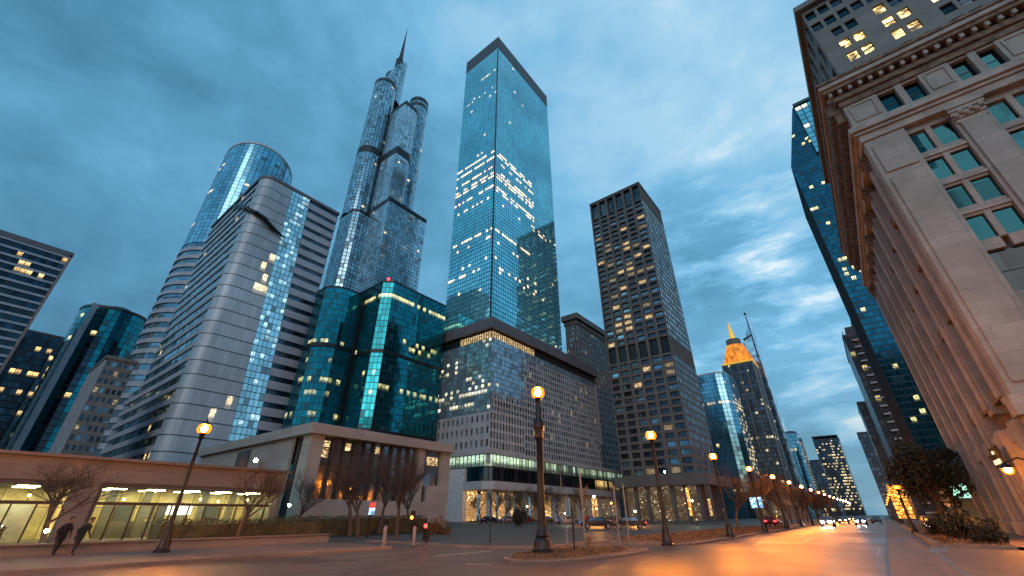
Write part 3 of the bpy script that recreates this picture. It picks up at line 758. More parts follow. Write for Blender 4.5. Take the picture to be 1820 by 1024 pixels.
# ------------------------------------------------------------------ green teal twin block (B8)
b8 = empty('teal_glass_block', (-102, 64, 0), 'dark green teal glass block of two chamfered volumes with a lit top row', 'building')
def teal(path, z1, litf, name='curtain_wall'): curtain(b8, path, 0, z1, M['g_teal'], 1.25, 1.9, litf, closed=True, name=name)
litL = lights([(46, 48.2, .0, .75, .35, .9), (34, 36, 0, .75, .5, .8), (31, 33, .1, .4, .3, .7), (25, 27, 0, .75, .25, .6), (14, 16, 0, .8, .6, .7), (40, 42, 0, .3, .15, .5)], .01)
PR = [(-118, 63.1), (-102.6, 63.1), (-100, 65.4), (-100, 88), (-118, 88)]
litR = lights([(61.2, 63.4, 0, .62, .93, 1.3), (32, 34, .2, .6, .6, .7), (46, 48.5, .3, .55, .25, .8), (42, 44.5, .5, .6, .4, .8)], .006)
PL = [(-122, 52), (-116.5, 52), (-113.6, 54), (-112.2, 57), (-112.2, 66), (-122, 66)]
teal(PL, 64.5, litL); teal(PR, 66.5, litR)
mb = MB()
for z in (47, ):
    mb.prism([(x+(.25 if x > -117 else -.25), y-.25 if y < 60 else y) for x, y in PL], z-2.2, z-1.0)
gr = lambda P, k: [(sum(p[0] for p in P)/len(P)+(x-sum(p[0] for p in P)/len(P))*k, sum(p[1] for p in P)/len(P)+(y-sum(p[1] for p in P)/len(P))*k) for x, y in P]
mb.prism(gr(PR, 1.015), 43, 44.1); mb.prism(gr(PR, 1.015), 21, 21.9); mb.prism(gr(PL, 1.01), 64.5, 65.1); mb.prism(gr(PR, 1.01), 66.5, 67.1)
each(mb, 'dark_band', M['black'], b8)
MB().box(-113, -111, 62, 63.05, 0, 64).build('black_corner_strip', M['black'], b8)  # black strip filling the angle between the two volumes
MB().prism(gr(PR, .6), 67, 69).build('plant_room', M['darkconc'], b8)
MB().tube([(-104.5, 66, 66.5), (-104.5, 66, 69.4)], .12, 6).build('beacon_mast', M['black'], b8)
MB().sphere((-104.5, 66, 69.7), .45).build('beacon', M['red'], b8)

# ------------------------------------------------------------------ main teal tower (B9)
b9 = empty('teal_glass_skyscraper', (-81.4, 91, 0), 'tall rectangular teal glass skyscraper with a dark band around its top', 'building')
X9, Y9, W9, D9, H9 = -81.4, 91., 22.2, 43.8, 217.
zb = [(136, 138, .8), (132, 134, .75), (127, 129, .7), (122.5, 126, .85), (116, 119, .8), (111, 113, .35), (96, 98.2, .62), (92, 94, .16), (80, 82, .3), (84, 86, .1)]
rows = [(a-2, b-2, 0, 1, p*.9, 1.1) for a, b, p in zb]
litA = lights(rows + [(190, 192, .55, .95, .5, .6), (178, 180, .1, .9, .5, .5), (173, 175, .8, 1, .6, .7)], .006)
rowsB = [(a-3, b-3, .02, .62, p*.85, 1.) for a, b, p in zb] + [(108, 112, .55, .95, .3, .8), (72, 88, .65, .95, .04, .8)]
litB = lights(rowsB + [(186, 190, .2, .4, .1, .8)], .004)
curtain(b9, [(X9-W9, Y9), (X9, Y9)], 57, H9-9.5, M['g_tower'], 1.15, 1.75, litA)
curtain(b9, [(X9, Y9), (X9, Y9+D9)], 57, H9-9.5, M['g_tower'], 1.3, 1.75, litB)
curtain(b9, [(X9, Y9+D9), (X9-W9, Y9+D9), (X9-W9, Y9)], 57, H9-11, M['g_tower'], 2.6, 3.5, lights([], .03))
MB().box(X9-W9+.3, X9-.3, Y9+.3, Y9+D9-.3, 50, H9-11).build('core', M['darkconc'], b9)
MB().box(X9-W9-.1, X9+.1, Y9-.1, Y9+D9+.1, H9-9.5, H9).build('crown_band', M['crownband'], b9)
MB().box(X9-.25, X9+.22, Y9-.22, Y9+.25, 57, H9-11).build('corner_mullion', M['darkmetal'], b9)
M_lint = None
# podium
pd = empty('grey_podium_block', (-79.6, 90, 0), 'pale grey podium block with punched windows and lit strips under the teal skyscraper', 'building')
XP, YP = -79.6, 90.
MB().box(XP-25.2, XP+.15, YP-.15, YP+70, 54, 57.6).build('top_band', M['mauve'], pd)
MB().box(XP-24.4, XP-1.2, YP+1.2, YP+69, 50.6, 54).build('recessed_storey', M['p_dark'], pd)
mb = MB()
for i in range(24): mb.box(XP-24.4+i, XP-24.2+i, YP+.9, YP+1.2, 50.6, 54)
for i in range(69): mb.box(XP-1.2, XP-.9, YP+1.2+i, YP+1.35+i, 50.6, 54)
mb.build('storey_mullion', M['darkmetal'], pd)
MB().box(XP-15, XP-1.1, YP+1.05, YP+1.19, 51, 53.4).build('lit_window_strip', M['p_lit'], pd)
MB().box(XP-1.19, XP-1.05, YP+1.2, YP+24, 51, 53.4).build('lit_window_strip', M['p_lit'], pd)
MB().box(XP-25, XP-.9, YP+.2, YP+70, 26.6, 50.6).build('core', M['hotel'], pd)
litP = lights([(44, 46, 0, .5, .45, .9), (41, 43.5, 0, .4, .4, .9), (33.5, 36, .0, 1, .5, .9), (30, 32.2, .1, .8, .6, 1.), (48, 50, .8, 1, .4, .7), (36, 40, .5, 1, .08, .8)], .02)
curtain(pd, [(XP-25, YP), (XP, YP)], 26.6, 50.6, M['g_podium'], 1.35, 1.6, litP)
curtain(pd, [(XP, YP), (XP, YP+15)], 33.5, 50.6, M['g_podium'], 1.2, 1.6, lights([(33, 36, 0, .5, .15, .8)], .01))
bud = [100]
mix1 = pick([(M['p_dark'], .45), (M['p_blue'], .4), (M['p_pale'], .12), (M['p_litdim'], .03)])
punched(pd, (XP-30, YP-.3), SX, SN, 30.3, 17.5, 27.8, 15, 3, (.3, .72, .24, .78), M['hotel'], mix1, .4, bud, name='lower_wall')
punched(pd, (XP+.3, YP-.3), EX, EN, 16.3, 17.5, 27.8, 12, 4, (.22, .78, .15, .85), M['hotel'], mix1, .15, bud, name='lower_wall')
MB().box(XP-30, XP+.3, YP+.2, YP+16, 27.8, 28.3).build('ledge', M['hotel'], pd)
mix2 = pick([(M['p_dark'], .35), (M['p_blue'], .45), (M['p_pale'], .17), (M['p_litdim'], .03)])
punched(pd, (XP+.1, YP+15), EX, EN, 51, 15.2, 48.2, 36, 16, (.16, .84, .14, .86), M['hotel'], mix2, .12, bud, name='window_wall')
punched(pd, (XP+.02, YP+.3), EX, EN, 14.7, 27.8, 33.5, 11, 3, (.16, .84, .14, .86), M['hotel'], mix2, .12, bud, name='window_wall')
curtain(pd, [(XP, YP+15), (XP, YP+66)], 48.2, 50.6, M['g_podium'], 1.2, 2.4, None)
MB().box(XP-30, XP-.5, YP+.6, YP+82, 8, 17.4).build('base_core', M['darkconc'], pd)
mb = MB(); mb.fancy = True
MB().box(XP-17, XP+.2, YP, YP+.4, 14, 17.4).build('band', M['hotel'], pd)
curtain(pd, [(XP-17, YP-.4), (XP-1.6, YP-.4), (XP+.35, YP+1.2), (XP+.35, YP+84)], 13.2, 16.4, glass('green_white_strip_glass', (.4, .5, .45), (.1, .1, .1), .1, .05, .1, .04, lits=1.3, litc=(.75, 1, .55)), 1.5, 3.2,
        lambda cf, z: R.uniform(.35, 1.1) if cf < .35 else R.choice([.05, .15, .3, .6, .8])*R.uniform(.4, 1), name='lit_strip')
curtain(pd, [(XP-8, YP-.1), (XP-1.8, YP-.1), (XP+.2, YP+1.4), (XP+.2, YP+84)], 9.6, 13.2, M['g_dark'], 1.6, 3.6, lambda cf, z: R.uniform(.2, .9) if cf > .72 and R.random() < .7 else 0, name='strip_window')
MB().box(XP-17.2, XP+.5, YP-.6, YP+84, 16.4, 17.5).build('cornice', M['hotel'], pd)
mb = MB(); mb.prism([(XP-8, YP-1), (XP-1.4, YP-1), (XP+1.2, YP+1), (XP+1.2, YP+84), (XP-8, YP+84)], 7.6, 9.6); mb.build('canopy', M['hotel'], pd)
MB().box(XP-16, XP-8.2, YP-1, YP+2, 0, 13).build('blank_panel', M['white'], pd)
for i in range(11):
    y = YP+1+i*7.6
    MB().box(XP-1.0, XP+.3, y-.5, y+.5, 0, 7.6).build('column', M['hotel'], pd)
    MB().box(XP-4.1, XP-4, y+.5, y+7.1, 0.3, 7.2).build('shopfront', M['shop'] if i in (0, 1, 4, 8) else M['shopdim'], pd)
MB().box(XP-8, XP-4.2, YP+.3, YP+.4, .3, 7.4).build('shopfront', M['shop'], pd)
MB().box(XP-30, XP-16.1, YP+.2, YP+.3, .3, 13).build('side_glazing', M['shopdim'], pd)

# ------------------------------------------------------------------ old grey building behind podium (B11)
b11 = empty('old_stone_block', (-97, 164, 0), 'old dark grey stone block with heavy cornice behind the podium', 'building')
bud = [100]
mix3 = pick([(M['p_dark'], .8), (M['p_blue'], .17), (M['p_litdim'], .03)])
punched(b11, (-103, 175), SX, SN, 7, 20, 92, 4, 24, (.25, .75, .2, .75), M['old'], mix3, .3, [0], name='front_wall')
punched(b11, (-96, 175), EX, EN, 42, 20, 92, 14, 24, (.22, .78, .2, .8), M['old'], mix3, .2, bud, name='side_wall')
MB().box(-104.5, -94.6, 173.6, 218.4, 92, 95).build('cornice', M['old'], b11)
MB().box(-103.6, -95.4, 174.5, 217.6, 89.5, 90.6).build('ledge', M['old'], b11)
MB().box(-103, -96.6, 175.6, 217, 0, 92).build('core', M['darkconc'], b11)

# ------------------------------------------------------------------ dark brown grid tower (B12)
b12 = empty('brown_grid_tower', (-44.4, 153.7, 0), 'tall brown grey tower with deep gridded windows, many lit amber', 'building')
XB, YB, WB, DB = -44.4, 153.7, 26.6, 28.2
bud = [100]
def m12(c, r):
    z = 13+r*2.8
    p = .42 if 62 < z < 125 else .14
    p *= (1.3 if 1 <= c <= 4 else .5)*(.45+.9*mnoise.noise(Vector((c*.8, r*.31, 3)))+.25)
    t = R.random()
    if t < max(.015, p*.36): return M['p_lit']
    if t < max(.05, p*.8): return M['p_litdim']
    return M['p_dark'] if R.random() < .8 else M['p_blue']
punched(b12, (XB-WB, YB), SX, SN, WB, 13.6, 55.6, 6, 15, (.14, .86, .2, .84), M['towerframe'], m12, .7, bud, name='front_wall')
punched(b12, (XB-WB, YB), SX, SN, WB, 55.6, 63, 6, 1, (.12, .88, .06, .97), M['towerframe'], lambda c, r: M['black'], .9, [0], name='front_wall', wname='louvre')
punched(b12, (XB-WB, YB), SX, SN, WB, 63, 131.6, 6, 25, (.14, .86, .2, .84), M['towerframe'], lambda c, r: m12(c, r+18), .7, [0], name='front_wall')
punched(b12, (XB-WB, YB), SX, SN, WB, 131.6, 141.4, 6, 1, (.12, .88, .0, .93), M['towerframe'], lambda c, r: M['p_dark'], 1.2, [0], name='front_wall', wname='louvre')
mix4 = pick([(M['p_pale'], .55), (M['p_blue'], .3), (M['p_dark'], .15)])
mix4b = pick([(M['p_blue'], .35), (M['p_dark'], .65)])
punched(b12, (XB, YB), EX, EN, DB, 63, 131.6, 12, 25, (.2, .8, .15, .85), M['towerframe'], mix4, .07, [0], name='side_wall')
punched(b12, (XB, YB), EX, EN, DB, 13.6, 55.6, 12, 15, (.2, .8, .15, .85), M['towerframe'], mix4b, .07, [0], name='side_wall')
punched(b12, (XB, YB), EX, EN, DB, 55.6, 63, 12, 1, (.2, .8, .05, .95), M['towerframe'], lambda c, r: M['black'], .5, [0], name='side_wall', wname='louvre')
punched(b12, (XB, YB), EX, EN, DB, 131.6, 141.4, 12, 1, (.2, .8, .0, .93), M['towerframe'], lambda c, r: M['p_dark'], .5, [0], name='side_wall', wname='louvre')
MB().box(XB-WB+1, XB-1.3, YB+1.3, YB+DB, 0, 141).build('core', M['darkconc'], b12)
MB().box(XB-WB-.15, XB+.15, YB-.15, YB+DB+.15, 141.4, 142.2).build('parapet', M['darkconc'], b12)
MB().box(XB-WB-2, XB+4, YB-3, YB+DB, 10.2, 13.5).build('podium_slab', M['towerframe'], b12)
for i in range(7): MB().box(XB-WB+.2+i*4.3, XB-WB+1.3+i*4.3, YB-1.5, YB-.4, 0, 10.2).build('column', M['towerframe'], b12)
MB().box(XB-WB+.5, XB-.5, YB+1, YB+1.2, 0, 10.2).build('ground_glazing', M['shopdim'], b12)
MB().box(XB+2.2, XB+3.6, YB-2.4, YB-1, 0, 10.2).build('column', M['towerframe'], b12)

# ------------------------------------------------------------------ far row beyond the brown tower
def farbox(name, x0, x1, y0, y1, h, mat, lit, label, cw=2.2, rh=2.6, cat='building', cap='darkconc', group=None):
    b = empty(name, ((x0+x1)/2, y0, 0), label, cat, group)
    curtain(b, [(x0, y0), (x1, y0), (x1, y1), (x0, y1)], 0, h, M[mat], cw, rh, lit, closed=True)
    MB().box(x0-.2, x1+.2, y0-.2, y1+.2, h, h+1).build('parapet', M[cap], b)
    return b
b = empty('curved_glass_tower', (-52, 262, 0), 'mid height curved blue glass tower with sparkling lights right of the brown tower', 'building')
curtain(b, [(-68, 254), (-52, 252.5), (-48.5, 254), (-46.5, 258), (-46, 275), (-68, 275)], 0, 73, M['g_round'], 1.6, 2.2, lights([(20, 62, .3, .62, .28, .9), (55, 58, .1, .5, .8, .7)], .03), closed=True)
MB().prism([(-68, 254.4), (-52, 253), (-49, 254.4), (-47, 258), (-46.6, 275), (-68, 275)], 72.5, 74).build('parapet', M['white'], b)
b = empty('golden_crown_tower', (-46, 300, 0), 'dark tower with a self-glowing orange crown and golden spike', 'building')
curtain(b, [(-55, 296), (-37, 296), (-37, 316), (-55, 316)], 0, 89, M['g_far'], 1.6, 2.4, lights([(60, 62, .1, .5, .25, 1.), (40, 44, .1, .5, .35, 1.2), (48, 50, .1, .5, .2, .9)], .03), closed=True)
mb = MB()
for x in (-55.2, -50.6, -46, -41.5, -37.2): mb.box(x-.35, x+.35, 295.5, 296.1, 0, 88)
for y in (302, 309): mb.box(-37.1, -36.6, y-.4, y+.4, 0, 88)
each(mb, 'pier', M['old'], b)
MB().box(-55.6, -54.8, 295.2, 316, 0, 89).build('pale_side_pier', M['bandwhite'], b)
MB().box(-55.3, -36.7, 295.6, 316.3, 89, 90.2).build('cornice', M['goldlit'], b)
mb = MB()
for i in range(7):
    s_ = (9.2, 9.0, 8.3, 7.6, 6.9, 6.2, 5.4)[i]; cx_, cy_ = -46, 305
    mb.prism(circ(cx_, cy_, s_, s_, n=16), 90.2+i*1.95, 90.2+i*1.95+.7)
    mb.prism(circ(cx_, cy_, s_*.88, s_*.88, n=16), 90.9+i*1.95, 90.2+(i+1)*1.95)
    for q in range(16):
        a_ = q*math.pi/8; x_, y_ = cx_+s_*.95*math.cos(a_), cy_+s_*.95*math.sin(a_); mb.box(x_-.3, x_+.3, y_-.3, y_+.3, 90.9+i*1.95, 90.2+(i+1)*1.95)
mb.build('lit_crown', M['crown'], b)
MB().prism(circ(-46, 305, 4.6, n=12), 103.7, 108).build('crown_drum', M['old'], b)
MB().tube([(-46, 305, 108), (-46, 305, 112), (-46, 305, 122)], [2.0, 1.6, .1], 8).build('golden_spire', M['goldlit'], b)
b = empty('sail_topped_tower', (-43, 330, 0), 'slender tower whose blue glass sail rises to a thin mast beside the golden crown', 'building')
prof = [(-36.4, 131), (-37.4, 126), (-39.4, 120), (-42.2, 114), (-45.4, 108), (-48.0, 103), (-49.5, 98), (-50, 0), (-34.2, 0), (-34.9, 70), (-35.8, 110)]
mb = MB(); nP = len(prof)
mb.face([(x, 328, z) for x, z in prof[::1]][::-1]); mb.face([(x, 346, z) for x, z in prof])
for i in range(nP):
    (xa, za), (xb, zb_) = prof[i], prof[(i+1) % nP]; mb.face([(xa, 328, za), (xb, 328, zb_), (xb, 346, zb_), (xa, 346, za)])
mb.build('sail_body', pane('pale_sail_glass', (.55, .75, .85), .15), b)
curtain(b, [(-49, 327.7), (-35.8, 327.7)], 0, 96, M['g_far'], 1.8, 2.6, lights([], .03))
MB().tube([(-36.4, 328, 100), (-36.6, 328, 128), (-36.7, 328, 134)], [.6, .4, .25], 6).build('mast', M['darkmetal'], b)
MB().sphere((-36.7, 328, 134.2), .9).build('mast_head', M['darkmetal'], b)
MB().tube([(-37, 328, 117), (-42.5, 328, 114.5)], [.5, .9], 6).build('boom', M['darkmetal'], b)
b = empty('curved_corner_block', (-38, 355, 0), 'teal block with a curved corner right of the sail topped tower', 'building')
curtain(b, [(-44, 349)]+circ(-39, 357, 8.3, n=10, a0=-90, a1=0)+[(-30.7, 380), (-44, 380)], 0, 51, M['g_round'], 1.6, 2.4, lights([], .03), closed=True)
MB().prism([(-44, 349.3)]+circ(-39, 357, 7.9, n=10, a0=-90, a1=0)+[(-31.2, 380), (-44, 380)], 45, 52.4).build('dark_top', M['darkconc'], b)
b = farbox('speckled_tower', -32, -12.5, 499, 540, 63, 'g_fargrid', lights([(4, 30, 0, .2, .42, .8), (30, 60, 0, .2, .28, .8), (4, 60, .2, 1, .08, .5)], .05), 'far flat topped tower speckled with lit windows left of the avenue end', 1.5, 2.4)
MB().box(-32.3, -12.2, 498.7, 540.3, 66, 66.8).build('roof_frame', M['darkmetal'], b)
mb = MB()
for x in (-32, -27, -22, -17, -12.6): mb.box(x-.15, x+.15, 499, 499.3, 64, 66)
each(mb, 'roof_post', M['darkmetal'], b)
farbox('slab_block', -41, -30, 480, 500, 44, 'g_far', lights([], .08), 'narrow haze-tinted grey block just left of the speckled far tower')
farbox('slab_block', -48, -39, 440, 470, 30, 'g_far', lights([], .08), 'low haze-tinted block stepping down left of the narrow grey block')
farbox('street_block', -30, -21, 560, 640, 34, 'g_far', lights([], .1), 'haze-tinted grey block right behind the speckled far tower', 3, 3)
farbox('street_block', -28, -19.5, 660, 800, 22, 'g_far', lights([], .1), 'low haze-tinted block closing the left side of the avenue', 3, 3)
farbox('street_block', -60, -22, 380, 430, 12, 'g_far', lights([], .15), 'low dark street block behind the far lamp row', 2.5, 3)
b = empty('arcade_building', (-30, 200, 0), 'low pale building with large dark openings behind the lamp row right of the brown tower', 'building')
punched(b, (-38, 196), SX, SN, 10, 0, 12, 2, 1, (.15, .85, .1, .8), M['old'], pick([(M['shopdim'], 1)]), .6, name='front_wall')
punched(b, (-28, 196), EX, EN, 70, 0, 12, 10, 2, (.15, .85, .12, .85), M['old'], pick([(M['shopdim'], .6), (M['p_dark'], .4)]), .5, name='street_wall')
MB().box(-38.4, -27.6, 195.6, 266.4, 12, 13).build('roof_slab', M['old'], b)

# ------------------------------------------------------------------ far left group
b1 = empty('striped_slab_block', (-225, -20, 0), 'black glass slab with pale horizontal floor stripes cut by the left edge', 'building')
curtain(b1, [(-225, -90), (-225, -2.7)], 0, 92, M['g_dark'], 1.6, 2.95, lights([(82, 88, .86, .99, .1, 1.4), (79.5, 82.6, .5, .97, .55, 1.2), (76, 79, .5, .9, .2, .9)], .01))
mb = MB()
for i in range(32): mb.box(-225.8, -224.6, -90, -2.7, i*2.95-.1, i*2.95+.75)
mb.build('floor_slab', M['bandwhite'], b1)
MB().box(-226.5, -224.4, -2.7, -1.9, 0, 93).build('end_pier', M['pinkedge'], b1)
MB().box(-226.5, -224.4, -90, -1.9, 92.2, 94.2).build('parapet', M['mauve'], b1)
MB().box(-240, -226.5, -90, -2, 0, 91).build('core', M['darkconc'], b1)
b = empty('black_glass_block', (-300, 0, 0), 'black glass block with scattered lit floors behind the domed teal tower', 'building')
curtain(b, [(-300, -22), (-300, 9), (-302, 11.2), (-330, 11.2)], 0, 80, M['g_dark'], 2, 3, lights([(60, 63, .2, .6, .5, 1.3), (50, 53, .3, .6, .3, 1.), (20, 23, .1, .7, .4, 1)], .03))
MB().box(-329, -300.8, -22, 10.5, 78, 81.2).build('roof_cap', M['darkconc'], b)
b = empty('domed_teal_tower', (-259, 21, 0), 'round teal tower with dark vertical stripes and a small roof dome', 'building')
cc = circ(-259, 21.4, 12.3, n=36)
mb = MB(); mb.fancy = True
for i0 in range(0, 36, 4):
    md = MB(); md.fancy = True
    for i in range(i0, i0+4):
        a, c_ = cc[i], cc[(i+1) % 36]
        for r in range(31):
            z_, z2 = r*2.7, (r+1)*2.7
            (md if (i % 4) in (1, 2) and r < 27-(i*7 % 3) else mb).pane((*a, z_), (*c_, z_), (*c_, z2), (*a, z2), rnd3(), 1. if R.random() < .02 else 0)
    md.build('dark_glazing', M['g_dark'], b)
mb.build('teal_glazing', M['g_teal'], b)
MB().prism(circ(-259, 21.4, 12.6, n=36), 83.7, 84.9).build('rim', M['darkmetal'], b)
MB().lathe((-259, 21.8, 84.9), [(6.6, 0), (6.3, 1.4), (5.2, 2.8), (3.2, 3.9), (.1, 4.4)], 24).build('dome', M['g_round'], b, smooth=True)
MB().box(-246.6, -245.8, 11.2, 13.2, 0, 84).build('light_fin', M['bandwhite'], b)
b = empty('small_grid_block', (-129, 12.8, 0), 'small pale stone block with gridded windows in front of the domed tower', 'building')
punched(b, (-129.4, 12.8), EX, EN, 5.2, 3, 33.3, 5, 15, (.2, .8, .2, .75), M['old'], pick([(M['p_dark'], .75), (M['p_blue'], .2), (M['p_litdim'], .05)]), .15, name='grid_wall')
MB().box(-147.4, -129.6, 12.9, 18, 0, 33.2).build('side_wall', M['old'], b)
mb = MB()
for i in range(16): mb.box(-147.2+i*1.12, -146.8+i*1.12, 12.5, 12.9, 0, 33)
each(mb, 'side_fin', M['bandwhite'], b)
MB().box(-147.8, -129.1, 12.4, 18.3, 33.3, 34).build('cornice', M['old'], b)
b = empty('low_side_canopy', (-95, -2, 0), 'low dark roofed block with one lamp at the far left edge', 'building')
MB().box(-120, -95, -30, -2.5, 0, 15.5).build('wall', M['darkconc'], b); MB().box(-120.5, -94, -30, -2, 15.5, 16.4).build('roof', M['roof'], b)
MB().box(-94.4, -94, -5.5, -4.6, 14.4, 14.8).build('lamp', M['warmdot'], b)

# ------------------------------------------------------------------ right side dark towers
b = empty('folded_teal_tower', (12, 120, 0), 'dark teal faceted glass tower leaning out behind the stone building', 'building')
P0 = [(9.3, 120), (9.3, 91), (13.1, 101), (16.2, 112), (40, 112), (40, 0), (9.3, 0)]
mb = MB(); mb.fancy = True
litT = lights([(80, 82, 0, .35, .5, 1), (73, 75, 0, .35, .4, 1.), (60, 62, .05, .25, .3, 1.), (56.5, 58, 0, .35, .4, 1), (53, 55, .0, .35, .5, 1.), (47, 48.5, .05, .15, .6, 1.)], .015)
def xl(z): return 9.3 if z < 91 else 9.3+(z-91)*.30
for r in range(80):
    z_, z2 = r*1.4, (r+1)*1.4
    a0, a1 = xl(z_), xl(z2)
    for k in range(26):
        f0, f1 = k/26, (k+1)/26; E_ = 34
        mb.pane((a0+(E_-a0)*f0, 120, z_), (a0+(E_-a0)*f1, 120, z_), (a1+(E_-a1)*f1, 120, z2), (a1+(E_-a1)*f0, 120, z2), rnd3(), litT(f0, z_))
mb.build('front_glazing', M['g_navy'], b)
mb = MB()
for z_, z2 in ((0, 91), (91, 112)): mb.face([(xl(z_), 120, z_), (xl(z2), 120, z2), (xl(z2)+.3, 150, z2), (xl(z_)+.3, 150, z_)])
mb.build('street_face', plain('matt_black_cladding', (.012, .014, .018), .9, spec=.1), b)
MB().box(16, 34, 119.4, 150, 112, 113).build('roof_edge', M['g_round'], b)
mb = MB(); mb.fancy = True
for r in range(10):
    for k in range(10):
        x_ = 16+k*1.6; z_ = 92+r*1.9
        mb.pane((x_, 119.2, z_), (x_+1.6, 119.2, z_), (x_+1.6, 119.2, z_+1.9), (x_, 119.2, z_+1.9), rnd3(), 1. if (r in (1, 9, 5) and R.random() < .5) else 0)
mb.build('upper_bay', M['g_tower'], b)
b = empty('balconied_apartment_tower', (14, 200, 0), 'dark apartment tower with stacked balcony slabs and a rooftop crown behind the teal tower', 'building')
curtain(b, [(8.4, 200), (26, 200)], 0, 63, M['g_resid'], 1.7, 2.8, lights([(24, 27, .3, .6, .5, 1.4), (30, 33, .3, .5, .4, 1.4)], .02))
curtain(b, [(8.4, 240), (8.4, 200)], 0, 63, M['g_resid'], 2, 2.8, None)
mb = MB()
for i in range(22): mb.box(10.6, 12.6, 198.8, 200, 2+i*2.8, 2.5+i*2.8); mb.box(15, 17, 198.8, 200, 2+i*2.8, 2.5+i*2.8)
each(mb, 'balcony', M['bandwhite'], b)
mb = MB().box(8.2, 26, 199.8, 240, 63, 64); mb.box(10, 26, 202, 238, 64, 67.5); mb.box(13, 26, 204, 236, 67.5, 71)
for i in range(6): mb.box(8.6+i*1.2, 8.9+i*1.2, 199.9, 200.2, 64, 65.4)
mb.build('rooftop_crown', M['darkconc'], b)
MB().sphere((14.2, 199.5, 60), .7).build('amber_lamp', M['amber'], b)
farbox('dark_street_tower', 5.9, 15, 258, 290, 48, 'g_resid', lights([], .02), 'dark narrow tower with a spiky roofline next to the apartment tower')
farbox('dark_street_tower', 1.9, 12, 330, 360, 44, 'g_far', lights([], .02), 'greyish narrow tower lowest in the row right of the avenue')
farbox('street_block', 5.2, 14, 390, 520, 18, 'g_resid', lights([], .1), 'low dark block at the far right end of the avenue')

# ------------------------------------------------------------------ stone building (right)
sb = empty('limestone_building', (9, 41.7, 0), 'large classical limestone corner building with columns, cornice and teal windows on the right', 'building')
YF = 41.7; XL = 8.95
FR = M['darkmetal']
# front facade bays 11.9-14.6 etc, period 4.95
S = MB()
def wallq(mb, x0_, x1_, z0_, z1_, y=YF): mb.box(x0_, x1_, y, y+.9, z0_, z1_)
bays = [11.9+4.95*i for i in range(4)]
mb = MB(); mb.box(XL, 11.85, YF, YF+1.2, 8.6, 32.2)        # corner pier
prev = None
for bx in bays:
    wallq(mb, bx-.05, bx+2.75, 31.65, 32.25, YF+.5)
    mb.box(bx+2.78, bx+4.88, YF+.25, YF+1.1, 8.6, 32.2)
    mb.box(bx+1.15, bx+1.55, YF+.45, YF+.9, 19.9, 31.65)
    for z in (29.3, 26.2, 23.1, 20.0):
        mb.box(bx-.05, bx+1.15, YF+.5, YF+.95, z-.95, z); mb.box(bx+1.55, bx+2.75, YF+.5, YF+.95, z-.95, z)
    mb.box(bx-.05, bx+2.75, YF+.52, YF+.9, 14.4, 15.6); mb.box(bx-.05, bx+2.75, YF+.52, YF+.9, 8.6, 10.2)
mb.build('front_wall', M['stone'], sb, bevel=.03)
mb = MB(); mb.box(XL+.35, 11.5, YF-.16, YF+.1, 9.4, 27.6); mb.box(XL+.35, 11.5, YF-.16, YF+.1, 28.2, 31.4)
for bx in bays: mb.box(bx+3.05, bx+4.6, YF+.03, YF+.3, 9.4, 30.6)
each(mb, 'pilaster', M['stone'], sb, bevel=.05)
mb = MB()
for bx in bays:
    mb.box(bx-.06, bx+2.76, YF+.34, YF+.55, 28.62, 28.9); mb.box(bx-.06, bx+2.76, YF+.34, YF+.55, 25.5, 25.8); mb.box(bx-.06, bx+2.76, YF+.34, YF+.55, 22.4, 22.7)
each(mb, 'sill_course', M['stoneplain'], sb)
for bx in bays:
    for z in (29.3, 26.2, 23.1, 20.0):
        for u in (0, 1.55): window_obj(sb, (9, 41.7, 0), (bx+u, YF+.5, z), SX, SN, 1.2, 2.2, .25, M['p_teal'], FR, bar=False)
    window_obj(sb, (9, 41.7, 0), (bx, YF+.6, 15.6), SX, SN, 2.7, 3.5, .3, M['p_deep'], FR)
    window_obj(sb, (9, 41.7, 0), (bx, YF+.6, 10.2), SX, SN, 2.7, 4.2, .3, M['p_deep'], FR)
    c_ = MB()
    for k in range(5): c_.box(bx+2.9-k*.06, bx+4.75+k*.06, YF+.1-k*.09, YF+.5, 30.6+k*.36, 30.6+k*.36+.3)
    for k in range(6): c_.sphere((bx+3.05+k*.31, YF-.12, 31.2+.3*(k % 2)), .2, 8, 6)
    c_.build('capital', M['stoneplain'], sb)
# entablature
def ring(name, z0_, z1_, out, m):   # wraps front and street sides
    MB().prism([(XL-out, YF-out), (34, YF-out), (34, YF+1.4), (XL+1.4, YF+1.4), (XL+1.4, 79.4), (XL-out, 79.4)], z0_, z1_).build(name, M[m], sb, bevel=.04)
ring('architrave', 32.25, 33.0, .15, 'stoneplain'); ring('architrave', 33.0, 33.35, .35, 'stoneplain'); ring('architrave', 33.35, 33.95, .6, 'stoneplain')
ring('frieze_base', 33.95, 34.4, .2, 'stoneplain')
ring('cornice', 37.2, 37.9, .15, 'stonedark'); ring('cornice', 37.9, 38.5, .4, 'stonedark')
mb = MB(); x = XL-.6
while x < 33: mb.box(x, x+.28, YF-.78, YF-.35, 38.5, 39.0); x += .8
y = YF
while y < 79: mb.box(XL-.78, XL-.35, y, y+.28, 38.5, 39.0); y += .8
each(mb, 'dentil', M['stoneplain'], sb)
ring('cornice', 39.0, 39.45, .95, 'stonedark'); ring('cornice', 39.45, 39.95, 1.15, 'stoneplain'); ring('cornice', 39.95, 40.3, 1.3, 'stonedark')
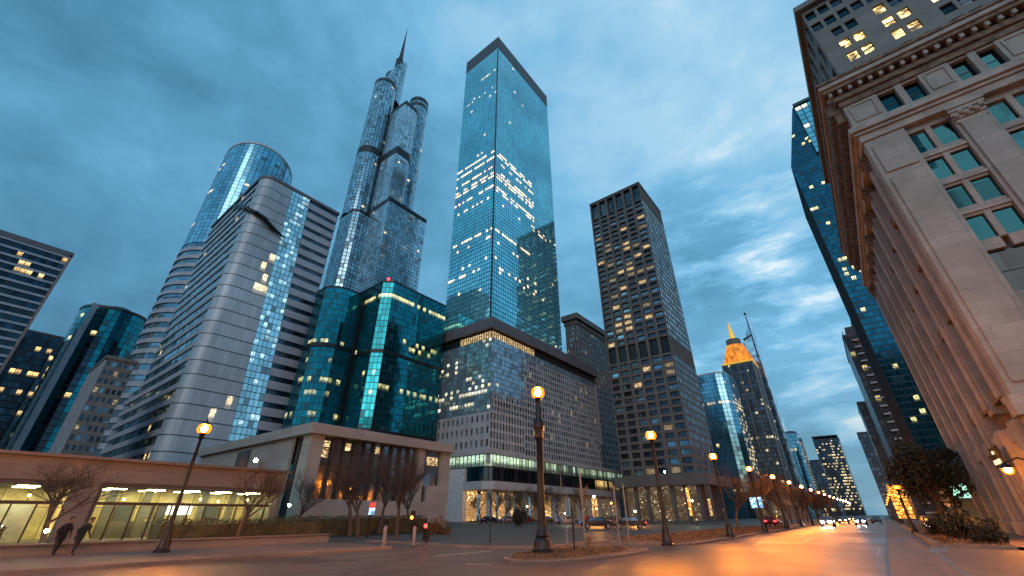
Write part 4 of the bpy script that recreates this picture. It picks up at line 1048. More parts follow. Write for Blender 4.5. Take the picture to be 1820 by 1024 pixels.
# frieze with windows
mb = MB(); mb.box(XL, 11.55, YF, YF+1, 34.4, 37.2)
for bx in bays:
    mb.box(bx+.95, bx+1.45, YF, YF+.8, 34.4, 37.2); mb.box(bx+2.65, bx+4.7, YF, YF+1, 34.4, 37.2)
    mb.box(bx-.35, bx+2.65, YF+.1, YF+.8, 36.95, 37.2)
mb.build('frieze_wall', M['stone'], sb)
mb = MB()
for a, b_ in [(9.35, 11.2)]+[(bx+2.95, bx+4.4) for bx in bays]:
    for q in ((a, a+.12, 34.8, 36.9), (b_-.12, b_, 34.8, 36.9), (a+.12, b_-.12, 34.8, 34.92), (a+.12, b_-.12, 36.78, 36.9)): mb.box(q[0], q[1], YF-.1, YF+.02, q[2], q[3])
each(mb, 'frieze_panel', M['stoneplain'], sb)
for bx in bays:
    window_obj(sb, (9, 41.7, 0), (bx-.35, YF+.5, 34.4), SX, SN, 1.3, 2.55, .1, M['p_teal'], FR)
    window_obj(sb, (9, 41.7, 0), (bx+1.45, YF+.5, 34.4), SX, SN, 1.2, 2.55, .1, M['p_teal'], FR)
# attic
AX, AY = 10.1, YF
litset = {(1, 0), (1, 1), (1, 2), (2, 0), (2, 1), (2, 2), (4, 0), (4, 1), (4, 2), (5, 1), (5, 0), (5, 2), (7, 3), (8, 2), (7, 2), (4, 3), (10, 1), (3, 3)}
def ah(c, r): return (.12, .88, .14, .74) if (c not in (0, 3, 6, 9) or r > 3) else None
def am(c, r): return M['p_yellow'] if (c, r) in litset else (M['p_dark'] if R.random() < .6 else M['p_teal'])
punched(sb, (AX, YF+.3), SX, SN, 19.2, 40.3, 53.4, 16, 6, None, M['attic'], am, .25, name='attic_wall', frame=FR, holes=ah)
punched(sb, (AX, 78), (0, -1), (-1, 0), 36, 40.3, 53.4, 14, 3, (.25, .75, .15, .8), M['attic'], pick([(M['p_dark'], 1)]), .4, name='attic_wall', frame=FR)
MB().prism([(AX-.5, YF-.3), (30, YF-.3), (30, YF+1), (AX+1, YF+1), (AX+1, 78), (AX-.5, 78)], 53.4, 54.2).build('parapet', M['attic'], sb)
# street side: tall pilasters between recessed bays
mb = MB(); mb.box(XL+1.0, XL+1.4, YF+1, 79, 0, 38); mb.build('street_wall', M['stonedark'], sb)  # recess shade put into a darker stone so the pilasters stand out
ys = [44.6, 50.0, 55.4, 60.8, 66.2, 71.6, 77.4]
for i, y in enumerate(ys):
    mb = MB(); mb.box(XL+.1, XL+1.1, y-.75, y+.75, 1.2 if y > 50 else 8.6, 31.4); mb.box(XL-.12, XL+.1, y-.5, y+.5, 1.2 if y > 50 else 9, 30.6)
    mb.build('pilaster', M['stone'], sb, bevel=.06)
    c_ = MB()
    for k in range(4): c_.box(XL-.18-k*.09, XL+.8, y-.6-k*.08, y+.6+k*.08, 30.6+k*.4, 30.6+k*.4+.34)
    c_.build('capital', M['stonedark'], sb)
    MB().box(XL-.25, XL+1.1, y-.95, y+.95, 0, 1.2 if y > 50 else 7.4).build('pedestal', M['stoneplain'], sb, bevel=.08)
for a, b_ in zip(ys[:-1], ys[1:]):
    base = (9, 41.7, 0)
    for z, h in ((27.4, 3.4), (22.4, 4), (17.6, 3.8), (10.4, 5.2)):
        window_obj(sb, base, (XL+.9, b_-.95, z), (0, -1), (-1, 0), 3.3, h, .0, M['p_dark'], FR)
    mb = MB()
    for z in (9.2, 16.2, 21.5, 26.5): mb.box(XL+.35, XL+1., a+.75, b_-.75, z, z+.9)
    each(mb, 'spandrel', M['stonedark'], sb)
    window_obj(sb, base, (XL+.9, b_-1.0, 1.0), (0, -1), (-1, 0), 3.2, 5.2, .0, M['p_litdim'] if a > 60 else M['p_dark'], FR)
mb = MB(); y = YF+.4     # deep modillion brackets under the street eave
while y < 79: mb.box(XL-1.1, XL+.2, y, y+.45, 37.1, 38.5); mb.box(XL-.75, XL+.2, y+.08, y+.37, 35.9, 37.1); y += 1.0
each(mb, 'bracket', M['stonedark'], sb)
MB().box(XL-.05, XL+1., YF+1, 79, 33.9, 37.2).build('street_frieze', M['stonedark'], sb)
MB().box(XL+1.4, 34, YF+1.2, 79, 0, 40).build('core', M['attic'], sb)
mb = MB(); mb.box(XL, 34, YF-.1, YF+1.3, 0, 7.3); mb.box(XL-.3, 34, YF-.4, YF+1.2, 7.3, 8.6); mb.build('ground_storey', M['stoneplain'], sb, bevel=.06)
MB().box(XL+.2, XL+1.1, YF+1.3, 79.1, 6.4, 7.4).build('string_course', M['stoneplain'], sb)

# wall sign on the stone building's street side
sg = empty('wall_sign', (8.3, 50, 5.6), 'black framed wall sign with small lit panels on the stone building', 'sign')
MB().box(8.05, 8.2, 48.4, 51.2, 4.9, 6.3).build('sign_board', M['black'], sg)
mb = MB()
for k in range(4): mb.box(7.98, 8.05, 48.7+k*.6, 49.1+k*.6, 5.1, 5.4)
mb.box(7.98, 8.05, 49.6, 50.0, 5.8, 6.0); each(mb, 'lit_panel', emis('pale_sign_light', (1, .7, .4), 1.6, False), sg)
# shop with arches beyond
sh = empty('vaulted_pavilion', (10, 86, 0), 'low pavilion with white pointed vaults and a green lit shopfront beyond the stone building', 'building')
MB().box(7.2, 16, 82, 96, 3.2, 6.2).build('fascia', M['lobbystone'], sh)
MB().box(7.6, 16, 82.6, 96, 0, 3.2).build('shopfront', M['shopdim'], sh)
MB().box(7.15, 7.2, 81.9, 84, 0, 3.2).build('pier', M['stoneplain'], sh)
MB().box(7.4, 9.6, 81.85, 82, 3.6, 5.2).build('green_sign', emis('green_white_sign', (.45, 1, .7), 1.6, False), sh)
for k in range(3):
    mb = MB(); cx_ = 7.9+k*1.7
    for s_ in range(10):
        t0, t1 = s_/10, (s_+1)/10
        f = lambda t: (cx_-.85+1.7*t, 6.2+2.6*math.sin(math.pi*t)**.6)
        (xa, za), (xb, zb_) = f(t0), f(t1)
        mb.face([(xa, 82, za), (xb, 82, zb_), (xb, 90, zb_*.9+.6), (xa, 90, za*.9+.6)]); mb.face([(xa, 82, 6.2), (xb, 82, 6.2), (xb, 82, zb_), (xa, 82, za)])
    mb.build('white_vault', M['stoneplain'], sh)

# ------------------------------------------------------------------ street lamps
def make_lamp(h=6.0, label='', heavy=False):
    r = empty('street_lamp', (0, 0, 0), label, 'street lamp', 'sodium street lamps')
    k = 1.5 if heavy else 1.
    MB().lathe((0, 0, 0), [(.34*k, 0), (.34*k, .12), (.28*k, .16), (.26*k, .5), (.2*k, .62), (.22*k, .7), (.15*k, .95), (.13*k, 1.05)], 16).build('base', M['black'], r, smooth=True, local=True)
    if heavy:
        pr = [(.2, 1.0), (.19, 1.3), (.17, 3.0), (.16, 4.9), (.2, 4.95), (.24, 5.1), (.2, 5.3), (.26, 5.5), (.29, 5.7), (.22, 5.95), (.16, 6.1), (.19, 6.3), (.13, 6.5), (.1, 6.9), (.14, 7.0), (.2, 7.12)]
    else:
        pr = [(.13, 1.0), (.1, 1.6), (.085, 3.5), (.07, h-.55), (.1, h-.5), (.16, h-.42), (.1, h-.34), (.15, h-.26), (.2, h-.2)]
    MB().lathe((0, 0, 0), pr, 14).build('post', M['black'], r, smooth=True, local=True)
    top = 7.42 if heavy else h+.06
    MB().sphere((0, 0, top), .19 if heavy else .16, 12, 8).build('bulb', M['bulb'], r, smooth=True, local=True)
    MB().sphere((0, 0, top), .36 if heavy else .33, 16, 12).build('lamp_glass', M['globe'], r, smooth=True, local=True)
    MB().lathe((0, 0, top+(.26 if heavy else .22)), [(.24, 0), (.2, .06), (.1, .14), (.04, .26), (.01, .4)], 12).build('cap', M['black'], r, smooth=True, local=True)
    return r
L0 = make_lamp(6.0, 'black street lamp at the near tip of the planted median, nearest after the traffic island')
L0.location = (-10.3, 27.4, .13)
ords = ['third', 'fourth', 'fifth', 'sixth', 'seventh', 'eighth', 'ninth', 'tenth', 'eleventh', 'twelfth', 'thirteenth', 'fourteenth', 'fifteenth', 'sixteenth', 'seventeenth', 'eighteenth']
for i in range(16):
    c_ = copy_tree(L0); c_.location = (-10.3, 27.4+14.05*(i+1), .13)
    c_['label'] = 'black street lamp on the median, %s of the long row counted from the traffic island' % ords[i]
c_ = copy_tree(L0); c_.location = (-27.4, 7.7, .13); c_.scale = (1, 1, .93); c_['label'] = 'black street lamp standing alone on the left pavement near the two pedestrians'
c_ = make_lamp(6, 'thick ornate black lamp post standing on the traffic island', True); c_.location = (-12.9, 18.5, .15)
for p in ((3.2, 60), (4.0, 92)):
    c_ = copy_tree(L0); c_.location = (p[0]-1.4, p[1], .13); c_.scale = (1, 1, .66)
    for q in c_.children:
        if q.name.startswith('bulb'): q.data = q.data.copy(); q.data.materials[0] = M['bulbfar']
    c_['label'] = 'low street lamp under the dark trees on the right pavement' if p[1] == 60 else 'small street lamp further down the right pavement beyond the trees'
for p, l_ in (((-15, -3.2), 'unseen street lamp added left of the camera to warm the road'), ((-27.4, -9), 'unseen street lamp added to light the left pavement')):  # off-frame lamps added to warm the left foreground
    c_ = copy_tree(L0); c_.location = (*p, .01); c_['label'] = l_
for p in ((6.0, 11.5), (7.4, 24.0), (-4.5, -9.0)):  # off-frame lamps added to warm the near road and right pavement
    c_ = copy_tree(L0); c_.location = (*p, .01)
    c_['label'] = 'unseen street lamp added beside the camera to warm the near right pavement' if p[1] < 20 and p[0] > 0 else 'unseen street lamp added before the planter to warm the right pavement' if p[0] > 0 else 'unseen street lamp added behind the camera to warm the road'
for i, y in enumerate((128, 150, 178, 210, 250, 300)):  # added lamps stand in for warm car-light glints down the avenue
    c_ = copy_tree(L0); c_.location = (2.4, y, .13)
    for q in c_.children:
        if q.name.startswith('bulb'): q.data = q.data.copy(); q.data.materials[0] = M['bulbfar']
    c_['label'] = 'added distant lamp standing in for warm glints beyond the lit sign, %s counted from the sign' % (['first', 'second']+ords)[i]; c_['group'] = 'added distant lamps on the right kerb'
# bracket lamp on stone building
bl = empty('bracket_lamp', (7.3, 43.5, 4.2), 'orange glowing bracket lantern on the corner of the stone building', 'wall lamp')
MB().tube([(8.8, 43.6, 4.6), (8.0, 43.6, 5.0), (7.3, 43.6, 4.75)], .05, 8).build('bracket', M['black'], bl)
MB().lathe((7.3, 43.6, 4.4), [(.36, 0), (.3, .12), (.08, .34)], 14).build('hood', M['black'], bl, smooth=True)
MB().sphere((7.3, 43.6, 4.3), .17).build('bulb', M['bulb'], bl, smooth=True)
MB().sphere((7.3, 43.6, 4.3), .3).build('lamp_glass', M['globe'], bl, smooth=True)
def flood(p, s, label, m='flood'):
    f = empty('flood_lamp', p, label, 'lamp'); MB().sphere(p, s).build('lens', M[m], f)
    MB().box(p[0]-.9, p[0]-s*.5, p[1]-s*.6, p[1]+s*.6, p[2]-s*.3, p[2]+s).build('housing', M['darkmetal'], f)
flood((-53.1, 20.8, 7.0), .2, 'greenish white floodlight in front of the gallery side wall')
flood((-45.0, 21.8, 2.5), .12, 'small greenish wall lamp low by the gallery corner')
flood((-32.7, 4.1, 1.0), .08, 'low greenish spotlight in the planting at lower left')

# ------------------------------------------------------------------ vertical lit sign
ls = empty('lit_vertical_sign', (3, 110, 0), 'blazing orange vertical sign at the foot of the right hand towers', 'sign')
MB().box(1.9, 4.2, 109.9, 110.3, 1.0, 6.6).build('lit_face', M['neon'], ls)
mb = MB()
for k in range(9): mb.box(1.85, 4.25, 109.75, 109.9, 1.0+k*.68, 1.1+k*.68)
mb.build('louvre', M['darkmetal'], ls)
MB().box(2.9, 3.2, 110.3, 110.6, 0, 6.4).build('post', M['black'], ls)
bs = empty('digital_screen', (-11.3, 60.2, 0), 'blue lit digital screen on a post behind the fourth lamp', 'screen')
MB().box(-11.9, -10.7, 60, 60.15, 2.4, 3.5).build('screen', M['bluescreen'], bs); MB().box(-12, -10.6, 60.15, 60.3, 2.3, 3.6).build('housing', M['black'], bs)
MB().box(-11.4, -11.25, 60.2, 60.35, 0, 2.4).build('post', M['black'], bs)
ps = empty('poster_panel', (-33, 22, 0), 'small red and blue lit poster on a post by the hedge', 'sign')
MB().box(-33.1, -33, 22.7, 23.2, 1.7, 2.2).build('poster', M['bluescreen'], ps); MB().box(-33.1, -33, 22.7, 23.2, 2.25, 2.6).build('red_header', emis('red_sign_light', (.9, .08, .05), 1.2, False), ps); MB().box(-33.2, -33.1, 22.9, 23.0, 0, 2.7).build('post', M['black'], ps)

# ------------------------------------------------------------------ traffic signals, bollards, posts
def signal(p, h, cols, label, arm=0):
    s_ = empty('traffic_signal', (*p, 0), label, 'traffic light', 'traffic signals')
    MB().tube([(*p, 0), (*p, h)], .07, 8).build('post', M['black'], s_)
    hx = p[0]+arm
    if arm: MB().tube([(*p, h-.1), (hx, p[1], h-.1)], .05, 8).build('arm', M['black'], s_)
    MB().box(hx-.18, hx+.18, p[1]-.18, p[1]+.1, h-1.0, h).build('signal_head', M['black'], s_, bevel=.03)
    for k, c_ in enumerate(('red', 'amber', 'off')):
        if c_ in cols: MB().sphere((hx+.08, p[1]-.22, h-.18-k*.32), .12, 10, 6).build('lens', M[c_], s_, smooth=True)
signal((-23.6, 20.8), 1.25, ('red',), 'low signal post showing red beside the pale bollards')
signal((-38, 24), 4.3, ('amber',), 'signal showing amber in front of the gallery trees')
signal((-30.8, 25.5), 2.0, ('amber',), 'short signal with amber lens near the gallery end')
def bollard(p, h, r, label, mat='white', name='bollard', group='pale bollards'):
    b_ = empty(name, (*p, 0), label, 'bollard', group)
    MB().lathe((*p, 0), [(r, 0), (r, h*.92), (r*.8, h*.98), (.01, h)], 12).build('shaft', M[mat], b_, smooth=True)
    MB().lathe((*p, 0), [(r*1.5, 0), (r*1.5, .05), (r*1.05, .07)], 12).build('foot', M['darkmetal'], b_)
bollard((-22.9, 17.0), 1.15, .11, 'pale bollard at the pavement corner, left of the pair', 'grey'); bollard((-22.7, 19.0), 1.1, .10, 'pale bollard by the red signal, right of the pair', 'grey')
bollard((-14.3, 25.3), .55, .11, 'short rusty bollard behind the traffic island', 'soil', group=None)
for p, h, m_, l in (((-12.7, 21.0), 2.0, 'black', 'thin dark sign pole on the island right of the ornate lamp'), ((-14.6, 23.4), 1.9, 'grey', 'grey pole standing behind the island'),
                 ((-12.35, 21.5), 3.9, 'grey', 'taller pale pole in the middle of the island'), ((-11.9, 24.5), 3.2, 'grey', 'slim pale pole at the far end of the island, left one'), ((-11.5, 24.9), 3.3, 'grey', 'slim pale pole at the far end of the island, right one'),
                 ((-22.0, 25.2), 2.6, 'black', 'dark pole on the plaza left of the ornate lamp'), ((-28.5, 45), 6, 'grey', 'tall thin pole on the plaza near the parked car')):
    b_ = empty('sign_pole', (*p, 0), l, 'pole'); MB().tube([(*p, 0), (*p, h)], .045, 8).build('shaft', M[m_], b_)
    MB().lathe((*p, .1), [(.1, 0), (.1, .05), (.05, .09)], 10).build('foot', M['darkmetal'], b_)
def walllantern(p, h, label, m_='warmdot', s_=.14):
    b_ = empty('plaza_lamp', (*p, 0), label, 'lamp', 'small plaza lamps')
    MB().tube([(*p, 0), (*p, h)], [.07, .05], 8).build('post', M['darkmetal'], b_); MB().sphere((*p, h+s_), s_, 10, 8).build('globe', M[m_], b_)
    MB().lathe((*p, h+s_*1.8), [(s_, 0), (.02, s_)], 8).build('cap', M['darkmetal'], b_)
for i, (p, h, m_, l) in enumerate([((-53.7, 72.2), 3.0, 'warmdot', 'small yellow lamp in front of the podium trees'), ((-42.8, 79.2), 4.6, 'bulb', 'orange plaza lamp left of the thin poles beneath the podium canopy'),
    ((-40, 80.6), 3.5, 'bulbfar', 'orange plaza lamp just right of the thin poles'), ((-36.2, 82.4), 2.1, 'bulb', 'low orange lamp at the foot of the brown tower'), ((-47.7, 76.3), 1.8, 'flood', 'tiny white lamp under the podium canopy'),
    ((-26.6, 86), 3.8, 'flood', 'small white lamp right of the brown tower entrance'), ((-30.3, 84.8), 8.7, 'flood', 'greenish white lamp high in front of the brown tower')]):
    walllantern(p, h, l, m_, .15)
for i, p in enumerate([(-30, 95), (-27, 98)]):
    b_ = empty('lit_banner', (*p, 0), ['glowing orange banner column by the brown tower entrance', 'dimmer orange banner column beside the glowing one'][i], 'banner')
    MB().box(p[0]-.25, p[0]+.25, p[1]-.1, p[1]+.1, 1.5, 6.5-i*2).build('banner', M['neon'] if i == 0 else M['shop'], b_); MB().tube([(p[0], p[1]+.2, 0), (p[0], p[1]+.2, 7)], .08, 8).build('post', M['black'], b_)

# ------------------------------------------------------------------ cars
def make_car(loc, rz, paint, label, head=None, tail=False, group=None):
    c_ = empty('car', loc, label, 'car', group, rz)
    prof = [(-2.2, .35), (-2.25, .75), (-2.0, .95), (-1.5, 1.0), (-.95, 1.42), (.55, 1.45), (1.3, 1.02), (2.05, .88), (2.25, .65), (2.2, .35)]
    mb = MB(); secs = [(-.88, .93), (-.82, 1.), (.82, 1.), (.88, .93)]
    idx = []
    for w_, k in secs:
        idx.append(len(mb.v))
        for x, z in prof: mb.v.append((x*(k if k < 1 else 1), w_*(1 if z < 1.05 else .84), .35+(z-.35)*k))
    for a in range(3):
        for j in range(len(prof)):
            j2 = (j+1) % len(prof); mb.f.append((idx[a]+j, idx[a]+j2, idx[a+1]+j2, idx[a+1]+j)); mb.mi.append(0)
    mb.f.append(tuple(idx[0]+j for j in reversed(range(len(prof))))); mb.f.append(tuple(idx[3]+j for j in range(len(prof)))); mb.mi += [0, 0]
    mb.build('body', paint, c_, local=True, bevel=.04)
    for s_ in (-1, 1):
        g = MB(); g.face([(-1.3, s_*.872, 1.0), (1.1, s_*.872, 1.0), (.5, s_*.75, 1.38), (-.9, s_*.75, 1.38)]); g.build('side_window', M['p_dark'], c_, local=True)
        for x in (-1.4, 1.4):
            w_ = MB(); w_.tube([(x, s_*.72, .33), (x, s_*.9, .33)], .33, 16); t = w_.build('wheel', M['tyre'], c_, local=True)
            w2 = MB(); w2.tube([(x, s_*.9, .33), (x, s_*.915, .33)], .2, 12); w2.build('rim', M['grey'], t, local=True)
        MB().box(2.16, 2.3, s_*.5-.2, s_*.5+.2, .6, .78).build('headlight', M[head] if head else M['grey'], c_, local=True)
        MB().box(-2.31, -2.2, s_*.62-.17, s_*.62+.17, .68, .84).build('tail_light', M['red'] if tail else M['redblue'], c_, local=True)
    g = MB(); g.face([(.62, -.68, 1.42), (.62, .68, 1.42), (1.27, .78, 1.07), (1.27, -.78, 1.07)]); g.build('windscreen', M['p_dark'], c_, local=True)
    return c_
H = rad(-90)
make_car((-31.5, 58.5, 0), rad(35), M['paintcar'][0], 'black car parked on the plaza right of the ornate lamp')
make_car((-28.2, 61.5, 0), rad(210), M['paintcar'][0], 'dark car with red tail lights behind the parked black car', tail=True)
make_car((-14.6+1.2, 80, 0.13), rad(90), M['paintcar'][2], 'car with glowing red tail lights among the median trees', tail=True)
make_car((-7.6, 92, 0), H, M['paintcar'][1], 'oncoming car with white headlights in the left lane', 'head')
make_car((-3.8, 108, 0), H, M['paintcar'][0], 'oncoming car with glaring headlights in the right lane', 'head')
for i, (x, y) in enumerate([(-7.4, 126), (-3.4, 142), (-7.6, 165), (-1.8, 131), (-3.6, 185), (-7.2, 210)]):
    make_car((x, y, 0), H, M['paintcar'][i % 3], ['small distant car with warm headlights, nearest in the left lane', 'small distant car with warm headlights in the middle of the avenue', 'second distant car in the left lane', 'dark distant car hugging the right lane', 'faint distant car mid avenue', 'farthest visible car on the avenue'][i], 'headwarm' if i in (0, 2, 4) else None, group='distant traffic')
for i in range(7):
    make_car((-72+i*5.2, 82+(i % 2)*.4, 0), rad(90+R.uniform(-8, 8)), M['paintcar'][i % 3], ['black', 'silver', 'maroon'][i % 3] + ' car, %s from the left in the row parked before the podium' % ['first', 'second', 'third', 'fourth', 'fifth', 'sixth', 'last'][i], 'headwarm' if i in (1, 4, 5) else None, group='cars parked before the podium')
for i in range(5):
    make_car((4.2+i*.2, 66+i*7.5, .14), rad(90), M['paintcar'][(i+1) % 3], ['nearest', 'second', 'third', 'fourth', 'farthest'][i]+' car parked under the trees on the right', tail=(i == 1), group='cars parked on the right')

# ------------------------------------------------------------------ trees
def bare_tree(height, seed, spread=.5, lean=0.):
    rr = random.Random(seed); tb = MB(); bb = MB()
    def grow(p, d, L, r, lv):
        n_ = 4 if lv < 2 else 3; pts = [p]; rs = [r]
        for k in range(n_):
            d = (d + Vector((rr.gauss(0, .09), rr.gauss(0, .09), rr.gauss(.03, .05)))).normalized(); p = p + d*(L/n_); pts.append(p); rs.append(r*(1-.5*(k+1)/n_))
        (tb if lv == 0 else bb).tube(pts, rs, (8, 6, 5, 4, 3, 3)[lv], cap=False)
        if lv >= 5: return
        for k in range({0: 6, 1: 5, 2: 5, 3: 4, 4: 4}[lv]):
            t = rr.uniform(.35 if lv else .55, 1); i = min(n_-1, int(t*n_)); q = pts[i].lerp(pts[i+1], t*n_-i)
            ax = Vector((rr.gauss(0, 1), rr.gauss(0, 1), rr.gauss(0, .3))).normalized()
            nd = (d*.75 + ax*spread*(1.2 if lv < 2 else .9) + Vector((0, 0, .18))).normalized()
            grow(q, nd, L*rr.uniform(.55, .78), r*.42 if lv else r*.5, lv+1)
    grow(Vector((0, 0, 0)), Vector((lean, 0, 1)).normalized(), height*.42, height*.022, 0)
    return tb, bb
def tree_proto(h, seed, label, spread=.5, lean=0.):
    t = empty('bare_tree', (0, 0, 0), label, 'tree', 'bare winter trees'); tb, bb = bare_tree(h, seed, spread, lean)
    tb.build('trunk', M['bark'], t, local=True); bb.build('crown', M['twig'], t, local=True); return t
T = [tree_proto(6.2, 11, 'bare spreading tree in the lower left planting before the lit lobby', .8),
     tree_proto(5.2, 12, 'bare young tree by the planter wall right of the left lamp', .6),
     tree_proto(8.0, 13, 'tall bare tree in front of the gallery windows', .55)]
T[0].location = (-33.6, 4.3, .1); T[1].location = (-29.9, 11.9, .1); T[2].location = (-38, 27.5, .1); T[0].rotation_euler[2] = 1.2; T[0].scale = (1.15, 1.15, .85)
spots = [(2, (-36.5, 23.5), 1.0, 'bare tree left of the tallest one before the gallery windows'), (2, (-33.5, 22.3), .8, 'bare tree with a pale thin trunk before the gallery'),
         (2, (-30.5, 23.8), .95, 'large bare tree with upright limbs near the right end of the gallery'), (1, (-42.5, 21.5), 1.1, 'bare tree nearest the gallery corner recess'),
         (2, (-41, 33.5), .9, 'bare tree behind the others at the gallery right end')]
for k, p, s_, l in spots:
    c_ = copy_tree(T[k]); c_.location = (*p, .1); c_.rotation_euler[2] = R.uniform(0, 6); c_.scale = (s_, s_, s_); c_['label'] = l
for i in range(8):
    c_ = copy_tree(T[1+i % 2]); c_.location = (-68+i*3.4, 76+R.uniform(-2, 4), .05); s_ = (1.35 if i % 2 == 0 else .95)*R.uniform(.9, 1.1)
    c_.scale = (s_, s_, s_); c_.rotation_euler[2] = R.uniform(0, 6)
    c_['label'] = 'bare plaza tree before the podium shopfronts, %s from the left' % ['first', 'second', 'third', 'fourth', 'fifth', 'sixth', 'seventh', 'eighth'][i]; c_['group'] = 'bare plaza trees'
for i in range(14):
    c_ = copy_tree(T[1+i % 2]); c_.location = (-13.6+R.uniform(-.8, .8), 60+i*9.5, .15); s_ = (1.5 if i % 2 == 0 else 1.05)*R.uniform(.9, 1.1)
    c_.scale = (s_, s_, s_); c_.rotation_euler[2] = R.uniform(0, 6)
    c_['label'] = 'bare median tree behind the lamp row, %s from the near end' % (['first', 'second']+ords)[i]; c_['group'] = 'bare median trees'
def leafy(name, loc, h, cr, seed, label, mat='leaf', leaf=.16, n_=4200, trunk=True, cat='tree', group=None):
    rr = random.Random(seed); t = empty(name, loc, label, cat, group)
    tb = MB(); cz = h-cr*.9
    if trunk:
        tb.tube([(0, 0, 0), (.05, .03, cz*.5), (0, .1, cz)], [h*.03, h*.022, h*.015], 8)
        for k in range(7):
            a = rr.uniform(0, 6.28); tb.tube([(0, 0, cz*.6), (math.cos(a)*cr*.35, math.sin(a)*cr*.35, cz), (math.cos(a)*cr*.75, math.sin(a)*cr*.75, cz+cr*rr.uniform(0, .5))], [h*.014, h*.009, .01], 6)
    else:
        for k in range(6):
            a = rr.uniform(0, 6.28); tb.tube([(0, 0, 0), (math.cos(a)*cr*.5, math.sin(a)*cr*.5, cz+cr*.3)], [.05, .015], 5)
    tb.build('trunk' if trunk else 'stem', M['bark'], t, local=True)
    cl_ = []
    for k in range(22):
        v = Vector((rr.gauss(0, 1), rr.gauss(0, 1), rr.gauss(0, .8))).normalized()*cr*rr.uniform(.35, .85); cl_.append((v+Vector((0, 0, cz+cr*.1)), cr*rr.uniform(.22, .42)))
    lb_ = MB()
    def f():
        c0, r0 = rr.choice(cl_); v = Vector((rr.gauss(0, 1), rr.gauss(0, 1), rr.gauss(0, 1))).normalized()*r0*rr.uniform(.5, 1)**.5
        return c0+v*(1 if rr.random() < .9 else 1.35)
    leafcloud(lb_, f, n_, leaf); lb_.build('crown' if trunk else 'foliage', M[mat], t, local=True); return t
leafy('street_tree', (4.6, 63, .1), 7.6, 3.2, 1, 'dark leafy tree in front of the vaulted pavilion', group='dark street trees')
leafy('street_tree', (5.6, 78, .1), 9.5, 3.4, 2, 'tallest dark leafy tree left of the white vaults', group='dark street trees')
leafy('street_tree', (7.4, 100, .1), 9, 3.2, 3, 'dark leafy tree beside the orange lit sign', group='dark street trees')
leafy('street_tree', (6.5, 72, .1), 8, 3.0, 4, 'dark leafy tree touching the stone building far corner', group='dark street trees')
leafy('shrub', (3.6, 44.5, .15), 1.9, 1.25, 5, 'rounded loose shrub with forked stem in the right planter', leaf=.07, n_=5000, trunk=False, cat='shrub')
leafy('shrub', (4.6, 41.2, .1), 1.25, .95, 6, 'dark dense low bush at the near end of the right planter', leaf=.06, n_=5000, trunk=False, cat='shrub')
leafy('shrub', (4.5, 49.5, .1), 1.7, 1.2, 7, 'darker bush behind the forked shrub on the right', leaf=.07, n_=4000, trunk=False, cat='shrub')
leafy('shrub', (3.2, 54, .1), 1.5, 1.1, 8, 'small bush farther along the right planter', leaf=.07, n_=3000, trunk=False, cat='shrub')
for i in range(3): leafy('flower_plant', (4.6+i*.35, 44.0+i*.4, .2), .75, .3, 20+i, ['left', 'middle', 'right'][i]+' small red flowering plant by the dark bush', mat='drygrass', leaf=.05, n_=300, trunk=False, cat='plant')
leafy('shrub', (-34.5, 32, .1), 1.5, 1.3, 9, 'brownish low shrub at the right end of the gallery hedge', mat='drygrass', leaf=.07, n_=3000, trunk=False, cat='shrub')
leafy('shrub', (-46, 60, .0), 2.6, 1.5, 10, 'rounded evergreen bush on the plaza below the podium canopy', leaf=.12, n_=2500, trunk=False, cat='shrub')
# dry ground cover on island and median
mb = MB()
def f_isl():
    while True:
        x, y = R.uniform(-14.3, -10.3), R.uniform(15.6, 24.8)
        if (x+12.1)**2/3.2+(y-20)**2/19 < 1: return (x, y, .17+R.uniform(0, .04))
leafcloud(mb, f_isl, 5000, .035)
leafcloud(mb, lambda: (R.uniform(-15.6, -10.5), R.uniform(30.5, 75), .2+R.uniform(0, .12)), 9000, .07)
leafcloud(mb, lambda: (R.uniform(2.1, 5.1), R.uniform(39, 60), .2+R.uniform(0, .08)), 3000, .05)
tag(mb.build('ground_cover', M['drygrass']), 'brown dry ground cover scattered over island, median and planter', 'ground cover', kind='stuff')

